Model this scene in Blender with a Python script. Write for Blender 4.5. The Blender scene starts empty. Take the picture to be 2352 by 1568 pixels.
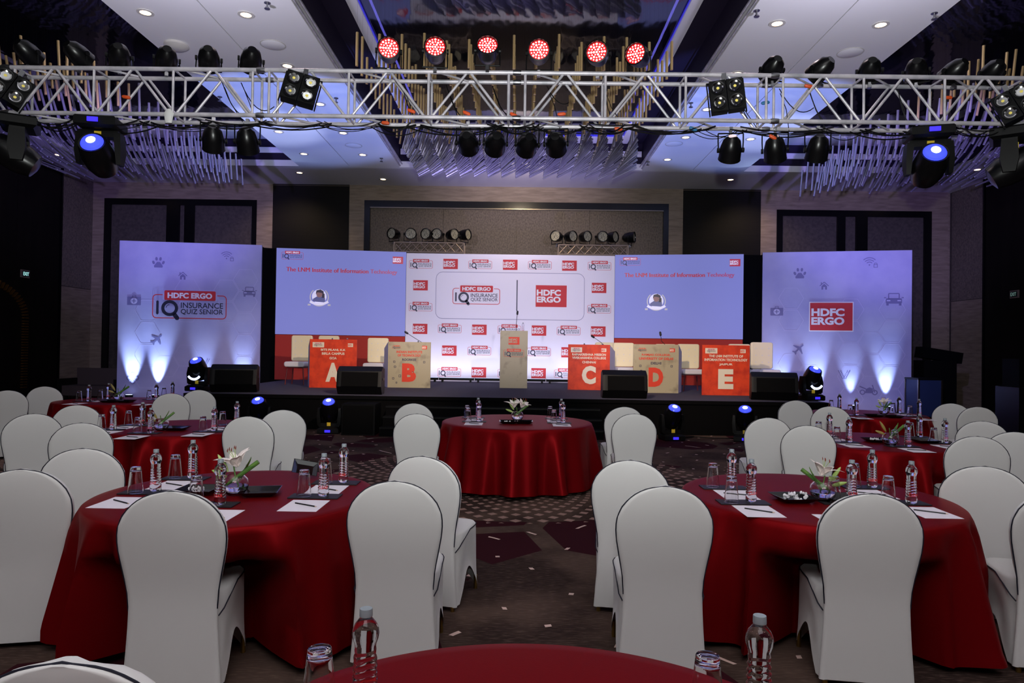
import bpy, bmesh, math, random
from math import sin, cos, pi, radians as RD, hypot, atan2
from mathutils import Vector, Matrix, Euler
random.seed(7)
SC = bpy.context.scene
COL = SC.collection

# ------------------------------------------------------------------ camera
EYE = 1.63                                   # lens height above the carpet, metres
FOC = 1568.0                                 # 24 mm lens on 36 mm sensor, in photo pixels
_y = Vector((14, -19, -1568)).normalized()
_x = Vector((cos(.0145), -sin(.0145), 0)); _x = (_x - _y * _x.dot(_y)).normalized()
_z = _x.cross(_y)
CAMROT = Matrix((_x, _y, _z))                # rows are the camera axes' world images -> camera to world
cam = bpy.data.cameras.new('camera'); cam.lens = 24; cam.sensor_width = 36; cam.clip_end = 200
camo = bpy.data.objects.new('camera', cam); COL.objects.link(camo)
camo.matrix_world = Matrix.Translation((0, 0, EYE)) @ CAMROT.to_4x4()
SC.camera = camo
SC.view_settings.view_transform = 'Standard'; SC.view_settings.look = 'None'
SC.view_settings.gamma = 1; SC.view_settings.use_curve_mapping = False
SC.view_settings.exposure = 0.0

def ray(px, py):
    return CAMROT @ Vector(((px - 1176) / FOC, -(py - 784) / FOC, -1))
def atz(px, py, z):                          # world point at height z seen at a photo pixel
    d = ray(px, py); t = (z - EYE) / d.z; return Vector((d.x * t, d.y * t, z))
def aty(px, py, y):                          # world point at depth y
    d = ray(px, py); t = y / d.y; return Vector((d.x * t, y, EYE + d.z * t))

# ------------------------------------------------------------------ world and lights
w = bpy.data.worlds.new('room_air'); SC.world = w; w.use_nodes = True
w.node_tree.nodes['Background'].inputs[0].default_value = (.30, .29, .36, 1)
w.node_tree.nodes['Background'].inputs[1].default_value = .05

CORNER_KIDS = []
def lamp(name, kind, loc, to, power, color, size=.1, angle=60, blend=.5, sizey=None):
    l = bpy.data.lights.new(name, kind); l.energy = power; l.color = color
    if kind == 'SPOT':
        l.spot_size = RD(angle); l.spot_blend = blend; l.shadow_soft_size = size
    elif kind == 'AREA':
        l.size = size
        if sizey: l.shape = 'RECTANGLE'; l.size_y = sizey
    else: l.shadow_soft_size = size
    o = bpy.data.objects.new(name, l); COL.objects.link(o); o.location = loc
    o.rotation_euler = (Vector(to) - Vector(loc)).to_track_quat('-Z', 'Y').to_euler()
    return o
CEIL = 7.0
WARM = (1, .80, .62); DAY = (1, .97, .95); VIO = (.42, .38, 1); BLU = (.22, .42, 1); LIL = (.90, .82, 1)
lamp('camera_flash', 'SPOT', (.03, -.1, 2.06), (0, 10, 18.5), 2900, (.95, 1, .97), .05, 168, 1.0)
lamp('ceiling_bounce', 'AREA', (0, -2.5, 6.6), (0, 4.5, .6), 230, (1, .93, .95), 5, sizey=3)  # added area lamp standing in for flash bounced off the ceiling
# house downlights over the seating (the rows behind the photographer too)
for X in (-8.6, -3.3, 3.3, 8.6):
    for Y in (-3.5, .5, 4.5, 9.5):
        lamp('house_light', 'SPOT', (X, Y, 6.85), (X, Y, 0), 52, (1, .80, .84), .12, 118, .7)
# stage wash from the lighting truss
for X, T, c, p in ((-5.1, (-9, 19, 2.6), VIO, 760), (4.9, (8.8, 19, 2.6), VIO, 1350), (-2.2, (-1, 20, 3), LIL, 1150), (2.0, (1, 20, 3), LIL, 1150),
                   (-.5, (-4, 16, .7), (1, .78, .62), 1500), (.5, (4, 16, .7), (1, .78, .62), 1500)):
    lamp('stage_wash', 'SPOT', (X, 8.75, 4.2), T, p, c, .08, 44, .8)

for s in (-1, 1): lamp('ceiling_fill', 'SPOT', (s * 4.6, 8.45, 5.35), (s * 4.9, 12.6, 7), 230, (.80, .78, 1), .1, 150, .8)  # upward spots added to brighten the near ceiling; the cans there are unlit

# ------------------------------------------------------------------ materials
def srgb(r, g, b):
    f = lambda v: (v / 255 / 12.92) if v / 255 <= .04045 else ((v / 255 + .055) / 1.055) ** 2.4
    return (f(r), f(g), f(b), 1)
M = {}
def mat(name, col, rough=.6, metal=0, emit=0, ecol=None, spec=.5, coat=0, sheen=0, noise=None, bump=None, stretch=(1, 1, 1), trans=0, ior=1.45):
    m = bpy.data.materials.new(name); m.use_nodes = True; N = m.node_tree.nodes; L = m.node_tree.links
    b = N['Principled BSDF']; c = srgb(*col) if max(col) > 1 else (*col, 1)
    b.inputs['Base Color'].default_value = c; b.inputs['Roughness'].default_value = rough
    b.inputs['Metallic'].default_value = metal; b.inputs['Specular IOR Level'].default_value = spec
    b.inputs['Coat Weight'].default_value = coat; b.inputs['Sheen Weight'].default_value = sheen
    b.inputs['Transmission Weight'].default_value = trans; b.inputs['IOR'].default_value = ior
    if emit:
        b.inputs['Emission Color'].default_value = srgb(*(ecol or col)); b.inputs['Emission Strength'].default_value = emit
    if noise or bump:
        t = N.new('ShaderNodeTexCoord'); mp = N.new('ShaderNodeMapping'); mp.inputs['Scale'].default_value = stretch
        L.new(t.outputs['Object'], mp.inputs['Vector'])
    if noise:                                 # (scale, second colour, contrast lo, hi)
        n = N.new('ShaderNodeTexNoise'); n.inputs['Scale'].default_value = noise[0]; n.inputs['Detail'].default_value = 5
        L.new(mp.outputs[0], n.inputs['Vector'])
        r = N.new('ShaderNodeValToRGB'); r.color_ramp.elements[0].position = noise[2]; r.color_ramp.elements[1].position = noise[3]
        r.color_ramp.elements[0].color = c; r.color_ramp.elements[1].color = srgb(*noise[1])
        L.new(n.outputs['Fac'], r.inputs[0]); L.new(r.outputs[0], b.inputs['Base Color'])
    if bump:                                  # (scale, strength)
        n = N.new('ShaderNodeTexNoise'); n.inputs['Scale'].default_value = bump[0]; n.inputs['Detail'].default_value = 3
        L.new(mp.outputs[0], n.inputs['Vector']); bp = N.new('ShaderNodeBump'); bp.inputs['Strength'].default_value = bump[1]
        bp.inputs['Distance'].default_value = .02
        L.new(n.outputs['Fac'], bp.inputs['Height']); L.new(bp.outputs[0], b.inputs['Normal'])
    M[name] = m; return m

mat('spandex', (212, 211, 210), .5, sheen=.3, bump=(9, .05))
mat('piping', (22, 24, 40), .6)
mat('chair_leg', (190, 160, 90), .35, 1)
mat('satin', (112, 8, 14), .44, .35, spec=.2, bump=(260, .04))
M['satin'].node_tree.nodes['Principled BSDF'].inputs['Specular Tint'].default_value = (1, .16, .16, 1)
mat('paper', (232, 226, 238), .7)
mat('leatherette', (24, 24, 28), .5, bump=(300, .1))
mat('pencil', (14, 14, 18), .35)
mat('pencil_tip', (205, 180, 160), .6)
mat('tray_black', (8, 8, 10), .2, coat=.3)
mat('candy', (225, 222, 228), .35)
mat('bottle_cap', (140, 150, 156), .4)
mat('red_print', (214, 36, 34), .5, emit=.05)
mat('petal', (246, 236, 230), .45, sheen=.2, noise=(14, (236, 214, 214), .4, .8))
mat('anther', (122, 44, 24), .7)
mat('leaf', (60, 104, 48), .4, noise=(9, (104, 140, 58), .35, .7), stretch=(1, 1, 6))
mat('bud', (150, 182, 92), .45, noise=(8, (196, 208, 140), .4, .7))
mat('bud_dry', (170, 150, 84), .5, noise=(8, (120, 116, 52), .4, .7))
mat('stage_carpet', (66, 64, 82), .95, noise=(60, (52, 50, 66), .3, .7), bump=(200, .2))
mat('black_cloth', (6, 6, 8), .95, spec=.1, bump=(30, .1))
mat('black_skirt', (5, 5, 6), .95, spec=.1, bump=(14, .1), stretch=(3, 3, .2))
mat('black_plastic', (8, 8, 9), .5, spec=.2)
mat('black_grille', (5, 5, 6), .8, spec=.1, bump=(220, .3))
mat('black_gloss', (9, 9, 11), .3, spec=.4)
mat('alu', (206, 200, 208), .42, .3, noise=(5, (160, 160, 168), .4, .7))
mat('alu_dark', (170, 152, 136), .4, .6)
mat('clamp', (150, 150, 155), .35, 1)
mat('rod', (196, 166, 118), .35, .6); mat('rod_silver', (176, 172, 186), .3, .75)  # one metal in two tones: warm reflections are coloured into the nearer rods
mat('orange', (215, 80, 30), .5)
mat('blue_plug', (40, 110, 160), .5)
mat('yellow_tag', (205, 175, 40), .6)
mat('ceiling_white', (232, 230, 234), .8)
mat('coffer_dark', (34, 26, 48), .6, spec=.2)
mat('coffer_band', (236, 232, 242), .6)
mat('black_wood', (12, 10, 9), .6, spec=.2, noise=(3, (22, 18, 15), .35, .75), stretch=(1, 1, .12))
mat('black_wood_fine', (12, 10, 9), .6, spec=.2, noise=(9, (22, 18, 15), .3, .8), stretch=(.2, .2, 5))
mat('frame_black', (9, 9, 11), .25)
mat('stone', (150, 134, 116), .6, noise=(2.2, (118, 103, 88), .3, .75), stretch=(1, 1, 7))
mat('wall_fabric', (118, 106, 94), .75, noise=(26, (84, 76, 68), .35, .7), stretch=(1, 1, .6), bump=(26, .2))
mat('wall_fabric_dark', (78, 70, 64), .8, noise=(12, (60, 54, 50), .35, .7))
mat('steel_trim', (140, 130, 115), .3, 1)
mat('emit_warm', (255, 214, 165), .5, emit=9, ecol=(255, 214, 165))
mat('lamp_trim', (200, 196, 190), .5)
mat('cove_blue', (60, 60, 220), .5, emit=.3, ecol=(70, 62, 235))
mat('lens_blue', (60, 70, 255), .2, emit=1.3, ecol=(60, 74, 255))
mat('lens_core', (230, 240, 255), .2, emit=7, ecol=(215, 228, 255))
mat('lens_violet', (50, 40, 220), .2, emit=1.2, ecol=(60, 45, 235))
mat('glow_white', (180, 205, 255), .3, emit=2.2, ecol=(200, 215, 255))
mat('led_red', (255, 190, 190), .3, emit=7, ecol=(255, 150, 150))
mat('led_redface', (160, 8, 14), .4, emit=.9, ecol=(190, 4, 14))
mat('led_off', (170, 165, 140), .3, noise=(60, (90, 88, 76), .4, .6))
mat('blinder_lens', (240, 240, 240), .12, 1)
mat('blinder_chip', (214, 196, 96), .5, emit=.25)
mat('screen', (90, 94, 140), .5, emit=.74, ecol=(124, 128, 200), spec=.2)
mat('screen_red', (150, 26, 50), .4, emit=.42, ecol=(200, 38, 62))
mat('screen_fade', (150, 50, 90), .4, emit=.5, ecol=(168, 66, 112))
mat('screen_navy', (44, 46, 92), .4, emit=.4, ecol=(50, 50, 100))
mat('screen_white', (226, 222, 245), .4, emit=.5, ecol=(222, 218, 245))
mat('screen_gold', (176, 172, 176), .4, emit=.55, ecol=(176, 172, 176))
mat('screen_skin', (140, 100, 96), .4, emit=.4, ecol=(140, 100, 96))
mat('screen_hair', (48, 36, 46), .4, emit=.3, ecol=(48, 36, 46))
mat('screen_shirt', (88, 92, 140), .4, emit=.4, ecol=(88, 92, 140))
mat('flex_white', (238, 232, 246), .6)
mat('flex_wing', (184, 182, 222), .6, noise=(.9, (160, 158, 208), .35, .7))
mat('print_red', (204, 44, 52), .6)
mat('print_navy', (30, 30, 56), .6)
mat('print_grey', (64, 64, 84), .6)
mat('print_white', (236, 232, 240), .6)
mat('print_icon', (118, 114, 164), .6)
mat('print_hex', (194, 190, 230), .6)
mat('print_line', (150, 146, 176), .6)
mat('red_base', (178, 44, 30), .7)
mat('desk_orange', (226, 66, 26), .6, noise=(5, (190, 44, 18), .42, .68))
mat('desk_beige', (176, 164, 134), .65, noise=(3.5, (134, 124, 102), .55, .75))
mat('desk_side', (206, 200, 222), .6)
mat('desk_cream', (234, 222, 200), .6)
mat('desk_red', (222, 62, 34), .6)
mat('cream_leather', (246, 232, 190), .5, bump=(20, .12))
mat('ivory_fur', (226, 222, 226), .8)
mat('chair_red', (96, 14, 22), .5)
mat('mic', (20, 20, 22), .5)
mat('exit_frame', (120, 105, 98), .5)
mat('exit_face', (16, 40, 40), .4)
mat('exit_text', (180, 235, 235), .4, emit=1.1, ecol=(170, 235, 230))
mat('exit_text_dim', (150, 190, 180), .4, emit=.25, ecol=(150, 190, 170))
mat('brass_slat', (150, 104, 48), .35, .8)
mat('sofa', (74, 62, 60), .8)
mat('case_blue', (28, 44, 84), .6)

def glass_mat(name, ior, rough=0, col=(1, 1, 1, 1)):
    m = bpy.data.materials.new(name); m.use_nodes = True; N = m.node_tree.nodes; L = m.node_tree.links
    N.remove(N['Principled BSDF']); g = N.new('ShaderNodeBsdfGlass'); g.inputs['IOR'].default_value = ior
    g.inputs['Roughness'].default_value = rough; g.inputs['Color'].default_value = col
    L.new(g.outputs[0], N['Material Output'].inputs['Surface']); M[name] = m
glass_mat('glass', 1.45); glass_mat('water', 1.33, 0, (.97, .98, 1, 1))

def mirror_mat():
    m = mat('coffer_mirror', (14, 13, 22), .05, spec=.5); N = m.node_tree.nodes; L = m.node_tree.links; b = N['Principled BSDF']
    b.inputs['IOR'].default_value = 2.0
    t = N.new('ShaderNodeTexCoord'); mp = N.new('ShaderNodeMapping'); mp.inputs['Scale'].default_value = (1.6, .55, 1)
    n = N.new('ShaderNodeTexNoise'); n.inputs['Scale'].default_value = 1.6; n.inputs['Detail'].default_value = 2
    bp = N.new('ShaderNodeBump'); bp.inputs['Strength'].default_value = .12; bp.inputs['Distance'].default_value = .06
    L.new(t.outputs['Object'], mp.inputs[0]); L.new(mp.outputs[0], n.inputs['Vector']); L.new(n.outputs['Fac'], bp.inputs['Height'])
    L.new(bp.outputs[0], b.inputs['Normal'])
mirror_mat()

def carpet_mat():
    m = mat('carpet', (52, 40, 37), .95, spec=.1); N = m.node_tree.nodes; L = m.node_tree.links; b = N['Principled BSDF']
    geo = N.new('ShaderNodeNewGeometry'); sep = N.new('ShaderNodeSeparateXYZ'); L.new(geo.outputs['Position'], sep.inputs[0])
    def mth(op, a, c=None, d=None):
        n = N.new('ShaderNodeMath'); n.operation = op
        for i, v in enumerate((a, c, d)):
            if v is None: continue
            if isinstance(v, (int, float)): n.inputs[i].default_value = v
            else: L.new(v, n.inputs[i])
        return n.outputs[0]
    P = 5.2
    lx = mth('SUBTRACT', mth('FLOORED_MODULO', mth('ADD', sep.outputs[0], P / 2 + 52), P), P / 2)
    ly = mth('SUBTRACT', mth('FLOORED_MODULO', mth('ADD', sep.outputs[1], P - 8.85 + 104), P * 2), P)
    r = mth('SQRT', mth('ADD', mth('MULTIPLY', lx, lx), mth('MULTIPLY', ly, ly)))
    th = mth('ARCTAN2', ly, lx)
    lr = mth('MULTIPLY', mth('LOGARITHM', mth('MAXIMUM', r, .02), 2.718), 56 / (2 * pi))
    tn = mth('MULTIPLY', th, 56 / (2 * pi))
    def cell(v): return mth('ABSOLUTE', mth('SUBTRACT', mth('FRACT', v), .5))
    d = mth('MAXIMUM', cell(mth('ADD', tn, lr)), cell(mth('SUBTRACT', tn, lr)))
    dots = mth('LESS_THAN', d, .23)
    zone = mth('MULTIPLY', mth('GREATER_THAN', r, .35), mth('LESS_THAN', r, 2.42))
    tile = mth('MULTIPLY', dots, zone)
    # sparse diamonds and dark petals outside the sunburst rings
    vm = N.new('ShaderNodeVectorMath'); vm.operation = 'MULTIPLY'; vm.inputs[1].default_value = (1, 1, 0); L.new(geo.outputs['Position'], vm.inputs[0])
    sp = mth('ADD', mth('ABSOLUTE', mth('SUBTRACT', mth('FLOORED_MODULO', mth('ADD', mth('ADD', sep.outputs[0], mth('MULTIPLY', mth('SINE', mth('MULTIPLY', sep.outputs[1], 5.3)), .16)), 50.1), .46), .23)),
             mth('ABSOLUTE', mth('SUBTRACT', mth('FLOORED_MODULO', mth('ADD', mth('ADD', sep.outputs[1], mth('MULTIPLY', mth('SINE', mth('MULTIPLY', sep.outputs[0], 6)), .2)), 50), .5), .25)))
    sparse = mth('MULTIPLY', mth('LESS_THAN', sp, .03), mth('GREATER_THAN', r, 2.42))
    v = N.new('ShaderNodeTexVoronoi'); v.inputs['Scale'].default_value = .95; L.new(vm.outputs[0], v.inputs['Vector'])
    v2 = N.new('ShaderNodeTexVoronoi'); v2.feature = 'DISTANCE_TO_EDGE'; v2.inputs['Scale'].default_value = .95; L.new(vm.outputs[0], v2.inputs['Vector'])
    cs = N.new('ShaderNodeSeparateColor'); L.new(v.outputs['Color'], cs.inputs[0])
    pet = mth('MULTIPLY', mth('GREATER_THAN', cs.outputs[0], .42), mth('GREATER_THAN', v2.outputs['Distance'], .09))
    pet = mth('MULTIPLY', pet, mth('GREATER_THAN', r, 2.36))
    nz = N.new('ShaderNodeTexNoise'); nz.inputs['Scale'].default_value = 1.1; nz.inputs['Detail'].default_value = 3; L.new(vm.outputs[0], nz.inputs['Vector'])
    mp = N.new('ShaderNodeMapping'); mp.inputs['Scale'].default_value = (14, 90, 1); L.new(vm.outputs[0], mp.inputs[0])
    nf = N.new('ShaderNodeTexNoise'); nf.inputs['Scale'].default_value = 1; nf.inputs['Detail'].default_value = 3; L.new(mp.outputs[0], nf.inputs['Vector'])
    def mix(f, a, c):
        x = N.new('ShaderNodeMix'); x.data_type = 'RGBA'
        if isinstance(f, float): x.inputs[0].default_value = f
        else: L.new(f, x.inputs[0])
        for i, v_ in ((6, a), (7, c)):
            if isinstance(v_, tuple): x.inputs[i].default_value = v_
            else: L.new(v_, x.inputs[i])
        return x.outputs[2]
    rp = N.new('ShaderNodeValToRGB'); rp.color_ramp.elements[0].position = .42; rp.color_ramp.elements[1].position = .58; L.new(nz.outputs['Fac'], rp.inputs[0])
    base = mix(rp.outputs[0], srgb(46, 34, 31), srgb(78, 62, 55))
    rf = N.new('ShaderNodeValToRGB'); rf.color_ramp.elements[0].position = .5; rf.color_ramp.elements[1].position = .7; L.new(nf.outputs['Fac'], rf.inputs[0])
    base = mix(mth('MULTIPLY', rf.outputs[0], .5), base, srgb(104, 86, 78))
    c = mix(pet, base, srgb(48, 14, 22)); c = mix(tile, c, srgb(150, 122, 114)); c = mix(sparse, c, srgb(205, 176, 168))
    L.new(c, b.inputs['Base Color'])
carpet_mat()

# ------------------------------------------------------------------ mesh helpers
class MB:
    def __init__(s): s.v = []; s.f = []; s.m = []
    def add(s, vs, fs, mi=0, mx=None):
        o = len(s.v); s.v += [tuple(mx @ Vector(p)) if mx else tuple(p) for p in vs]
        s.f += [[i + o for i in f] for f in fs]; s.m += [mi] * len(fs); return s
    def box(s, c, d, mi=0, rz=0, rx=0, ry=0):
        h = [x / 2 for x in d]; mx = Matrix.Translation(c) @ Euler((rx, ry, rz)).to_matrix().to_4x4()
        vs = [(sx * h[0], sy * h[1], sz * h[2]) for sz in (-1, 1) for sy in (-1, 1) for sx in (-1, 1)]
        return s.add(vs, [(0, 2, 3, 1), (4, 5, 7, 6), (0, 1, 5, 4), (2, 6, 7, 3), (0, 4, 6, 2), (1, 3, 7, 5)], mi, mx)
    def bx(s, x0, x1, y0, y1, z0, z1, mi=0):
        return s.box(((x0 + x1) / 2, (y0 + y1) / 2, (z0 + z1) / 2), (abs(x1 - x0), abs(y1 - y0), abs(z1 - z0)), mi)
    def loft(s, rings, mi=0, cap0=True, cap1=True, closed=True):
        n = len(rings[0]); vs = [p for r in rings for p in r]; fs = []
        for i in range(len(rings) - 1):
            for j in range(n if closed else n - 1):
                a, b = i * n + j, i * n + (j + 1) % n
                fs.append((a, b, b + n, a + n))
        if cap0: fs.append(tuple(reversed(range(n))))
        if cap1: fs.append(tuple(range((len(rings) - 1) * n, len(rings) * n)))
        return s.add(vs, fs, mi)
    def tube(s, pts, r, n=8, mi=0, caps=True, closed=False):
        pts = [Vector(p) for p in pts]; rs = r if isinstance(r, (list, tuple)) else [r] * len(pts); rings = []
        up = None; m = len(pts)
        for i, p in enumerate(pts):
            if closed: d = pts[(i + 1) % m] - pts[i - 1]
            else: d = pts[min(i + 1, m - 1)] - pts[max(i - 1, 0)]
            d = d.normalized() if d.length > 1e-9 else Vector((0, 0, 1))
            if up is None: up = Vector((0, 0, 1)) if abs(d.z) < .9 else Vector((1, 0, 0))
            a = d.cross(up)
            if a.length < 1e-5: a = d.orthogonal()
            a.normalize(); up = a.cross(d)
            rings.append([p + (a * cos(t) + up * sin(t)) * rs[i] for t in [2 * pi * k / n for k in range(n)]])
        if closed: rings.append(rings[0]); caps = False
        return s.loft(rings, mi, caps, caps)
    def lathe(s, prof, n=16, c=(0, 0, 0), mi=0, cap=True, mx=None, rot=0):
        rings = [[Vector((r * cos(2 * pi * k / n + rot), r * sin(2 * pi * k / n + rot), z)) for k in range(n)] for r, z in prof]
        o = len(s.v); s.loft(rings, mi, cap, cap)
        T = Matrix.Translation(c) @ (mx or Matrix())
        s.v[o:] = [tuple(T @ Vector(p)) for p in s.v[o:]]; return s
    def build(s, name, mats, parent=None, smooth=True, ang=35):
        me = bpy.data.meshes.new(name); me.from_pydata(s.v, [], s.f)
        if isinstance(mats, str): mats = [mats]
        for k in mats: me.materials.append(M[k])
        if len(mats) > 1: me.polygons.foreach_set('material_index', s.m)
        bm = bmesh.new(); bm.from_mesh(me)
        if mats[0] in ('glass', 'water'): bmesh.ops.remove_doubles(bm, verts=bm.verts, dist=1e-5)
        bmesh.ops.recalc_face_normals(bm, faces=bm.faces); bm.to_mesh(me); bm.free()
        if smooth:
            me.polygons.foreach_set('use_smooth', [True] * len(me.polygons)); me.set_sharp_from_angle(angle=RD(ang))
        return put(name, me, parent)
def put(name, me, parent=None):
    o = bpy.data.objects.new(name, me); COL.objects.link(o)
    if parent: o.parent = parent
    return o
def tag(o, label=None, cat=None, group=None, kind=None):
    if label: o['label'] = label
    if cat: o['category'] = cat
    if group: o['group'] = group
    if kind: o['kind'] = kind
    return o
def thing(name, label, cat, loc=(0, 0, 0), rz=0, group=None):
    o = bpy.data.objects.new(name, None); COL.objects.link(o); o.location = loc; o.rotation_euler = (0, 0, rz)
    o.empty_display_size = .1
    return tag(o, label, cat, group)
KIDS = {}
def copy_tree(o, loc=None, rz=None, label=None, group=None, parent=None, kids=None):
    c = o.copy(); COL.objects.link(c); c.parent = parent
    if loc is not None: c.location = loc
    if rz is not None: c.rotation_euler = (0, 0, rz)
    if label: c['label'] = label
    if group: c['group'] = group
    for ch in list(o.children): copy_tree(ch, parent=c)
    return c
class Proto:                                  # first use moves the built thing itself, later uses copy it
    def __init__(s, o): s.o = o; s.used = False
    def put(s, loc, rz, label, group=None, rot=None, scale=None):
        if not s.used:
            s.used = True; c = s.o; c.location = loc; c.rotation_euler = (0, 0, rz); c['label'] = label
            if group: c['group'] = group
        else: c = copy_tree(s.o, loc, rz, label, group)
        if rot: c.rotation_euler = rot
        c.scale = scale or (1, 1, 1)
        return c

# flat print: shapes in a local x (right) / z (up) frame, facing -y
TXT = {}
def text_geo(body, bold):
    k = (body, bold)
    if k not in TXT:
        cu = bpy.data.curves.new('t', 'FONT'); cu.body = body; cu.size = 1; cu.offset = bold; cu.resolution_u = 3; cu.align_x = 'LEFT'
        o = bpy.data.objects.new('t', cu); COL.objects.link(o); dg = bpy.context.evaluated_depsgraph_get()
        me = bpy.data.meshes.new_from_object(o.evaluated_get(dg))
        TXT[k] = ([tuple(v.co) for v in me.vertices], [tuple(p.vertices) for p in me.polygons])
        bpy.data.objects.remove(o); bpy.data.curves.remove(cu); bpy.data.meshes.remove(me)
    return TXT[k]
class Print(MB):
    def lay(s, pts, mi, l): return s.add([(x, -.004 * l, z) for x, z in pts], [tuple(range(len(pts)))], mi)
    def rect(s, x0, x1, z0, z1, mi, l=1): return s.lay([(x0, z0), (x1, z0), (x1, z1), (x0, z1)], mi, l)
    def rpts(s, x0, x1, z0, z1, r, n=5):
        P = []
        for cx, cz, a0 in ((x1 - r, z0 + r, -90), (x1 - r, z1 - r, 0), (x0 + r, z1 - r, 90), (x0 + r, z0 + r, 180)):
            P += [(cx + r * cos(RD(a0 + 90 * k / n)), cz + r * sin(RD(a0 + 90 * k / n))) for k in range(n + 1)]
        return P
    def rrect(s, x0, x1, z0, z1, r, mi, l=1): return s.lay(s.rpts(x0, x1, z0, z1, r), mi, l)
    def band(s, A, B, mi, l, closed=True):
        n = len(A); y = -.004 * l
        fs = [(i, (i + 1) % n, n + (i + 1) % n, n + i) for i in range(n if closed else n - 1)]
        return s.add([(x, y, z) for x, z in A] + [(x, y, z) for x, z in B], fs, mi)
    def frame(s, x0, x1, z0, z1, r, t, mi, l=1): return s.band(s.rpts(x0, x1, z0, z1, r), s.rpts(x0 + t, x1 - t, z0 + t, z1 - t, max(r - t, .001)), mi, l)
    def disc(s, x, z, r, mi, l=1, rz=None, n=16, a=0):
        rz = rz or r
        return s.lay([(x + r * cos(2 * pi * k / n) * cos(a) - rz * sin(2 * pi * k / n) * sin(a), z + r * cos(2 * pi * k / n) * sin(a) + rz * sin(2 * pi * k / n) * cos(a)) for k in range(n)], mi, l)
    def ring(s, x, z, r0, r1, mi, l=1, a0=0, a1=360, n=20):
        A = [(x + r0 * cos(RD(a0 + (a1 - a0) * k / n)), z + r0 * sin(RD(a0 + (a1 - a0) * k / n))) for k in range(n + 1)]
        B = [(x + r1 * cos(RD(a0 + (a1 - a0) * k / n)), z + r1 * sin(RD(a0 + (a1 - a0) * k / n))) for k in range(n + 1)]
        return s.band(A, B, mi, l, False)
    def seg(s, x0, z0, x1, z1, t, mi, l=1):
        d = hypot(x1 - x0, z1 - z0) or 1; nx, nz = -(z1 - z0) / d * t / 2, (x1 - x0) / d * t / 2
        return s.lay([(x0 + nx, z0 + nz), (x0 - nx, z0 - nz), (x1 - nx, z1 - nz), (x1 + nx, z1 + nz)], mi, l)
    def text(s, body, x0, x1, z0, z1, mi, l=2, bold=.02):
        vs, fs = text_geo(body, bold); X = [v[0] for v in vs]; Z = [v[1] for v in vs]
        a, b, c, d = min(X), max(X), min(Z), max(Z)
        return s.add([(x0 + (v[0] - a) / (b - a) * (x1 - x0), -.004 * l, z0 + (v[1] - c) / (d - c) * (z1 - z0)) for v in vs], fs, mi)
    def done(s, name, mats, parent, loc=(0, 0, 0), rz=0, scale=1):
        me = bpy.data.meshes.new(name); me.from_pydata(s.v, [], s.f)
        for k in mats: me.materials.append(M[k])
        me.polygons.foreach_set('material_index', s.m)
        o = put(name, me, parent); o.location = loc; o.rotation_euler = (0, 0, rz); o.scale = (scale,) * 3
        return o
# ================================================================== THE ROOM
HW, YB, YR = 14.2, 22.5, -6.0                # half width, back wall, wall behind the photographer
f = MB(); f.bx(-HW, HW, YR, YB + .3, -.12, 0); tag(f.build('floor', 'carpet', smooth=False), kind='structure')
# ceiling: the back band, then its panels
CO = [(-12.7, -6.6), (-3.6, 3.6), (6.6, 12.7)]   # coffers in x; in y from 2.6 to 20.2
CY0, CY1 = 2.6, 20.2
c = MB(); c.bx(-HW, HW, CY1, YB + .3, CEIL, CEIL + .18)
ceil = tag(c.build('ceiling', 'ceiling_white', smooth=False), kind='structure')
MB().bx(-HW, HW, YR, CY0, CEIL, CEIL + .18).build('ceiling_panel', 'ceiling_white', ceil, False)
for a, b in ((-HW, -12.7), (-6.6, -5.09), (-5.07, -3.6), (3.6, 5.07), (5.09, 6.6), (12.7, HW)):
    MB().bx(a, b, CY0, CY1, CEIL, CEIL + .18).build('ceiling_panel', 'ceiling_white', ceil, False)
MB().bx(-HW, HW, YR, YB + .3, 8.1, 8.2).build('roof_deck', 'black_cloth', ceil, False)
for k in (-1, 1): MB().bx(k * 5.08 - .03, k * 5.08 + .03, CY0, CY1, CEIL + .03, CEIL + .1).build('seam_backing', 'black_plastic', ceil, False)
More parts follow.
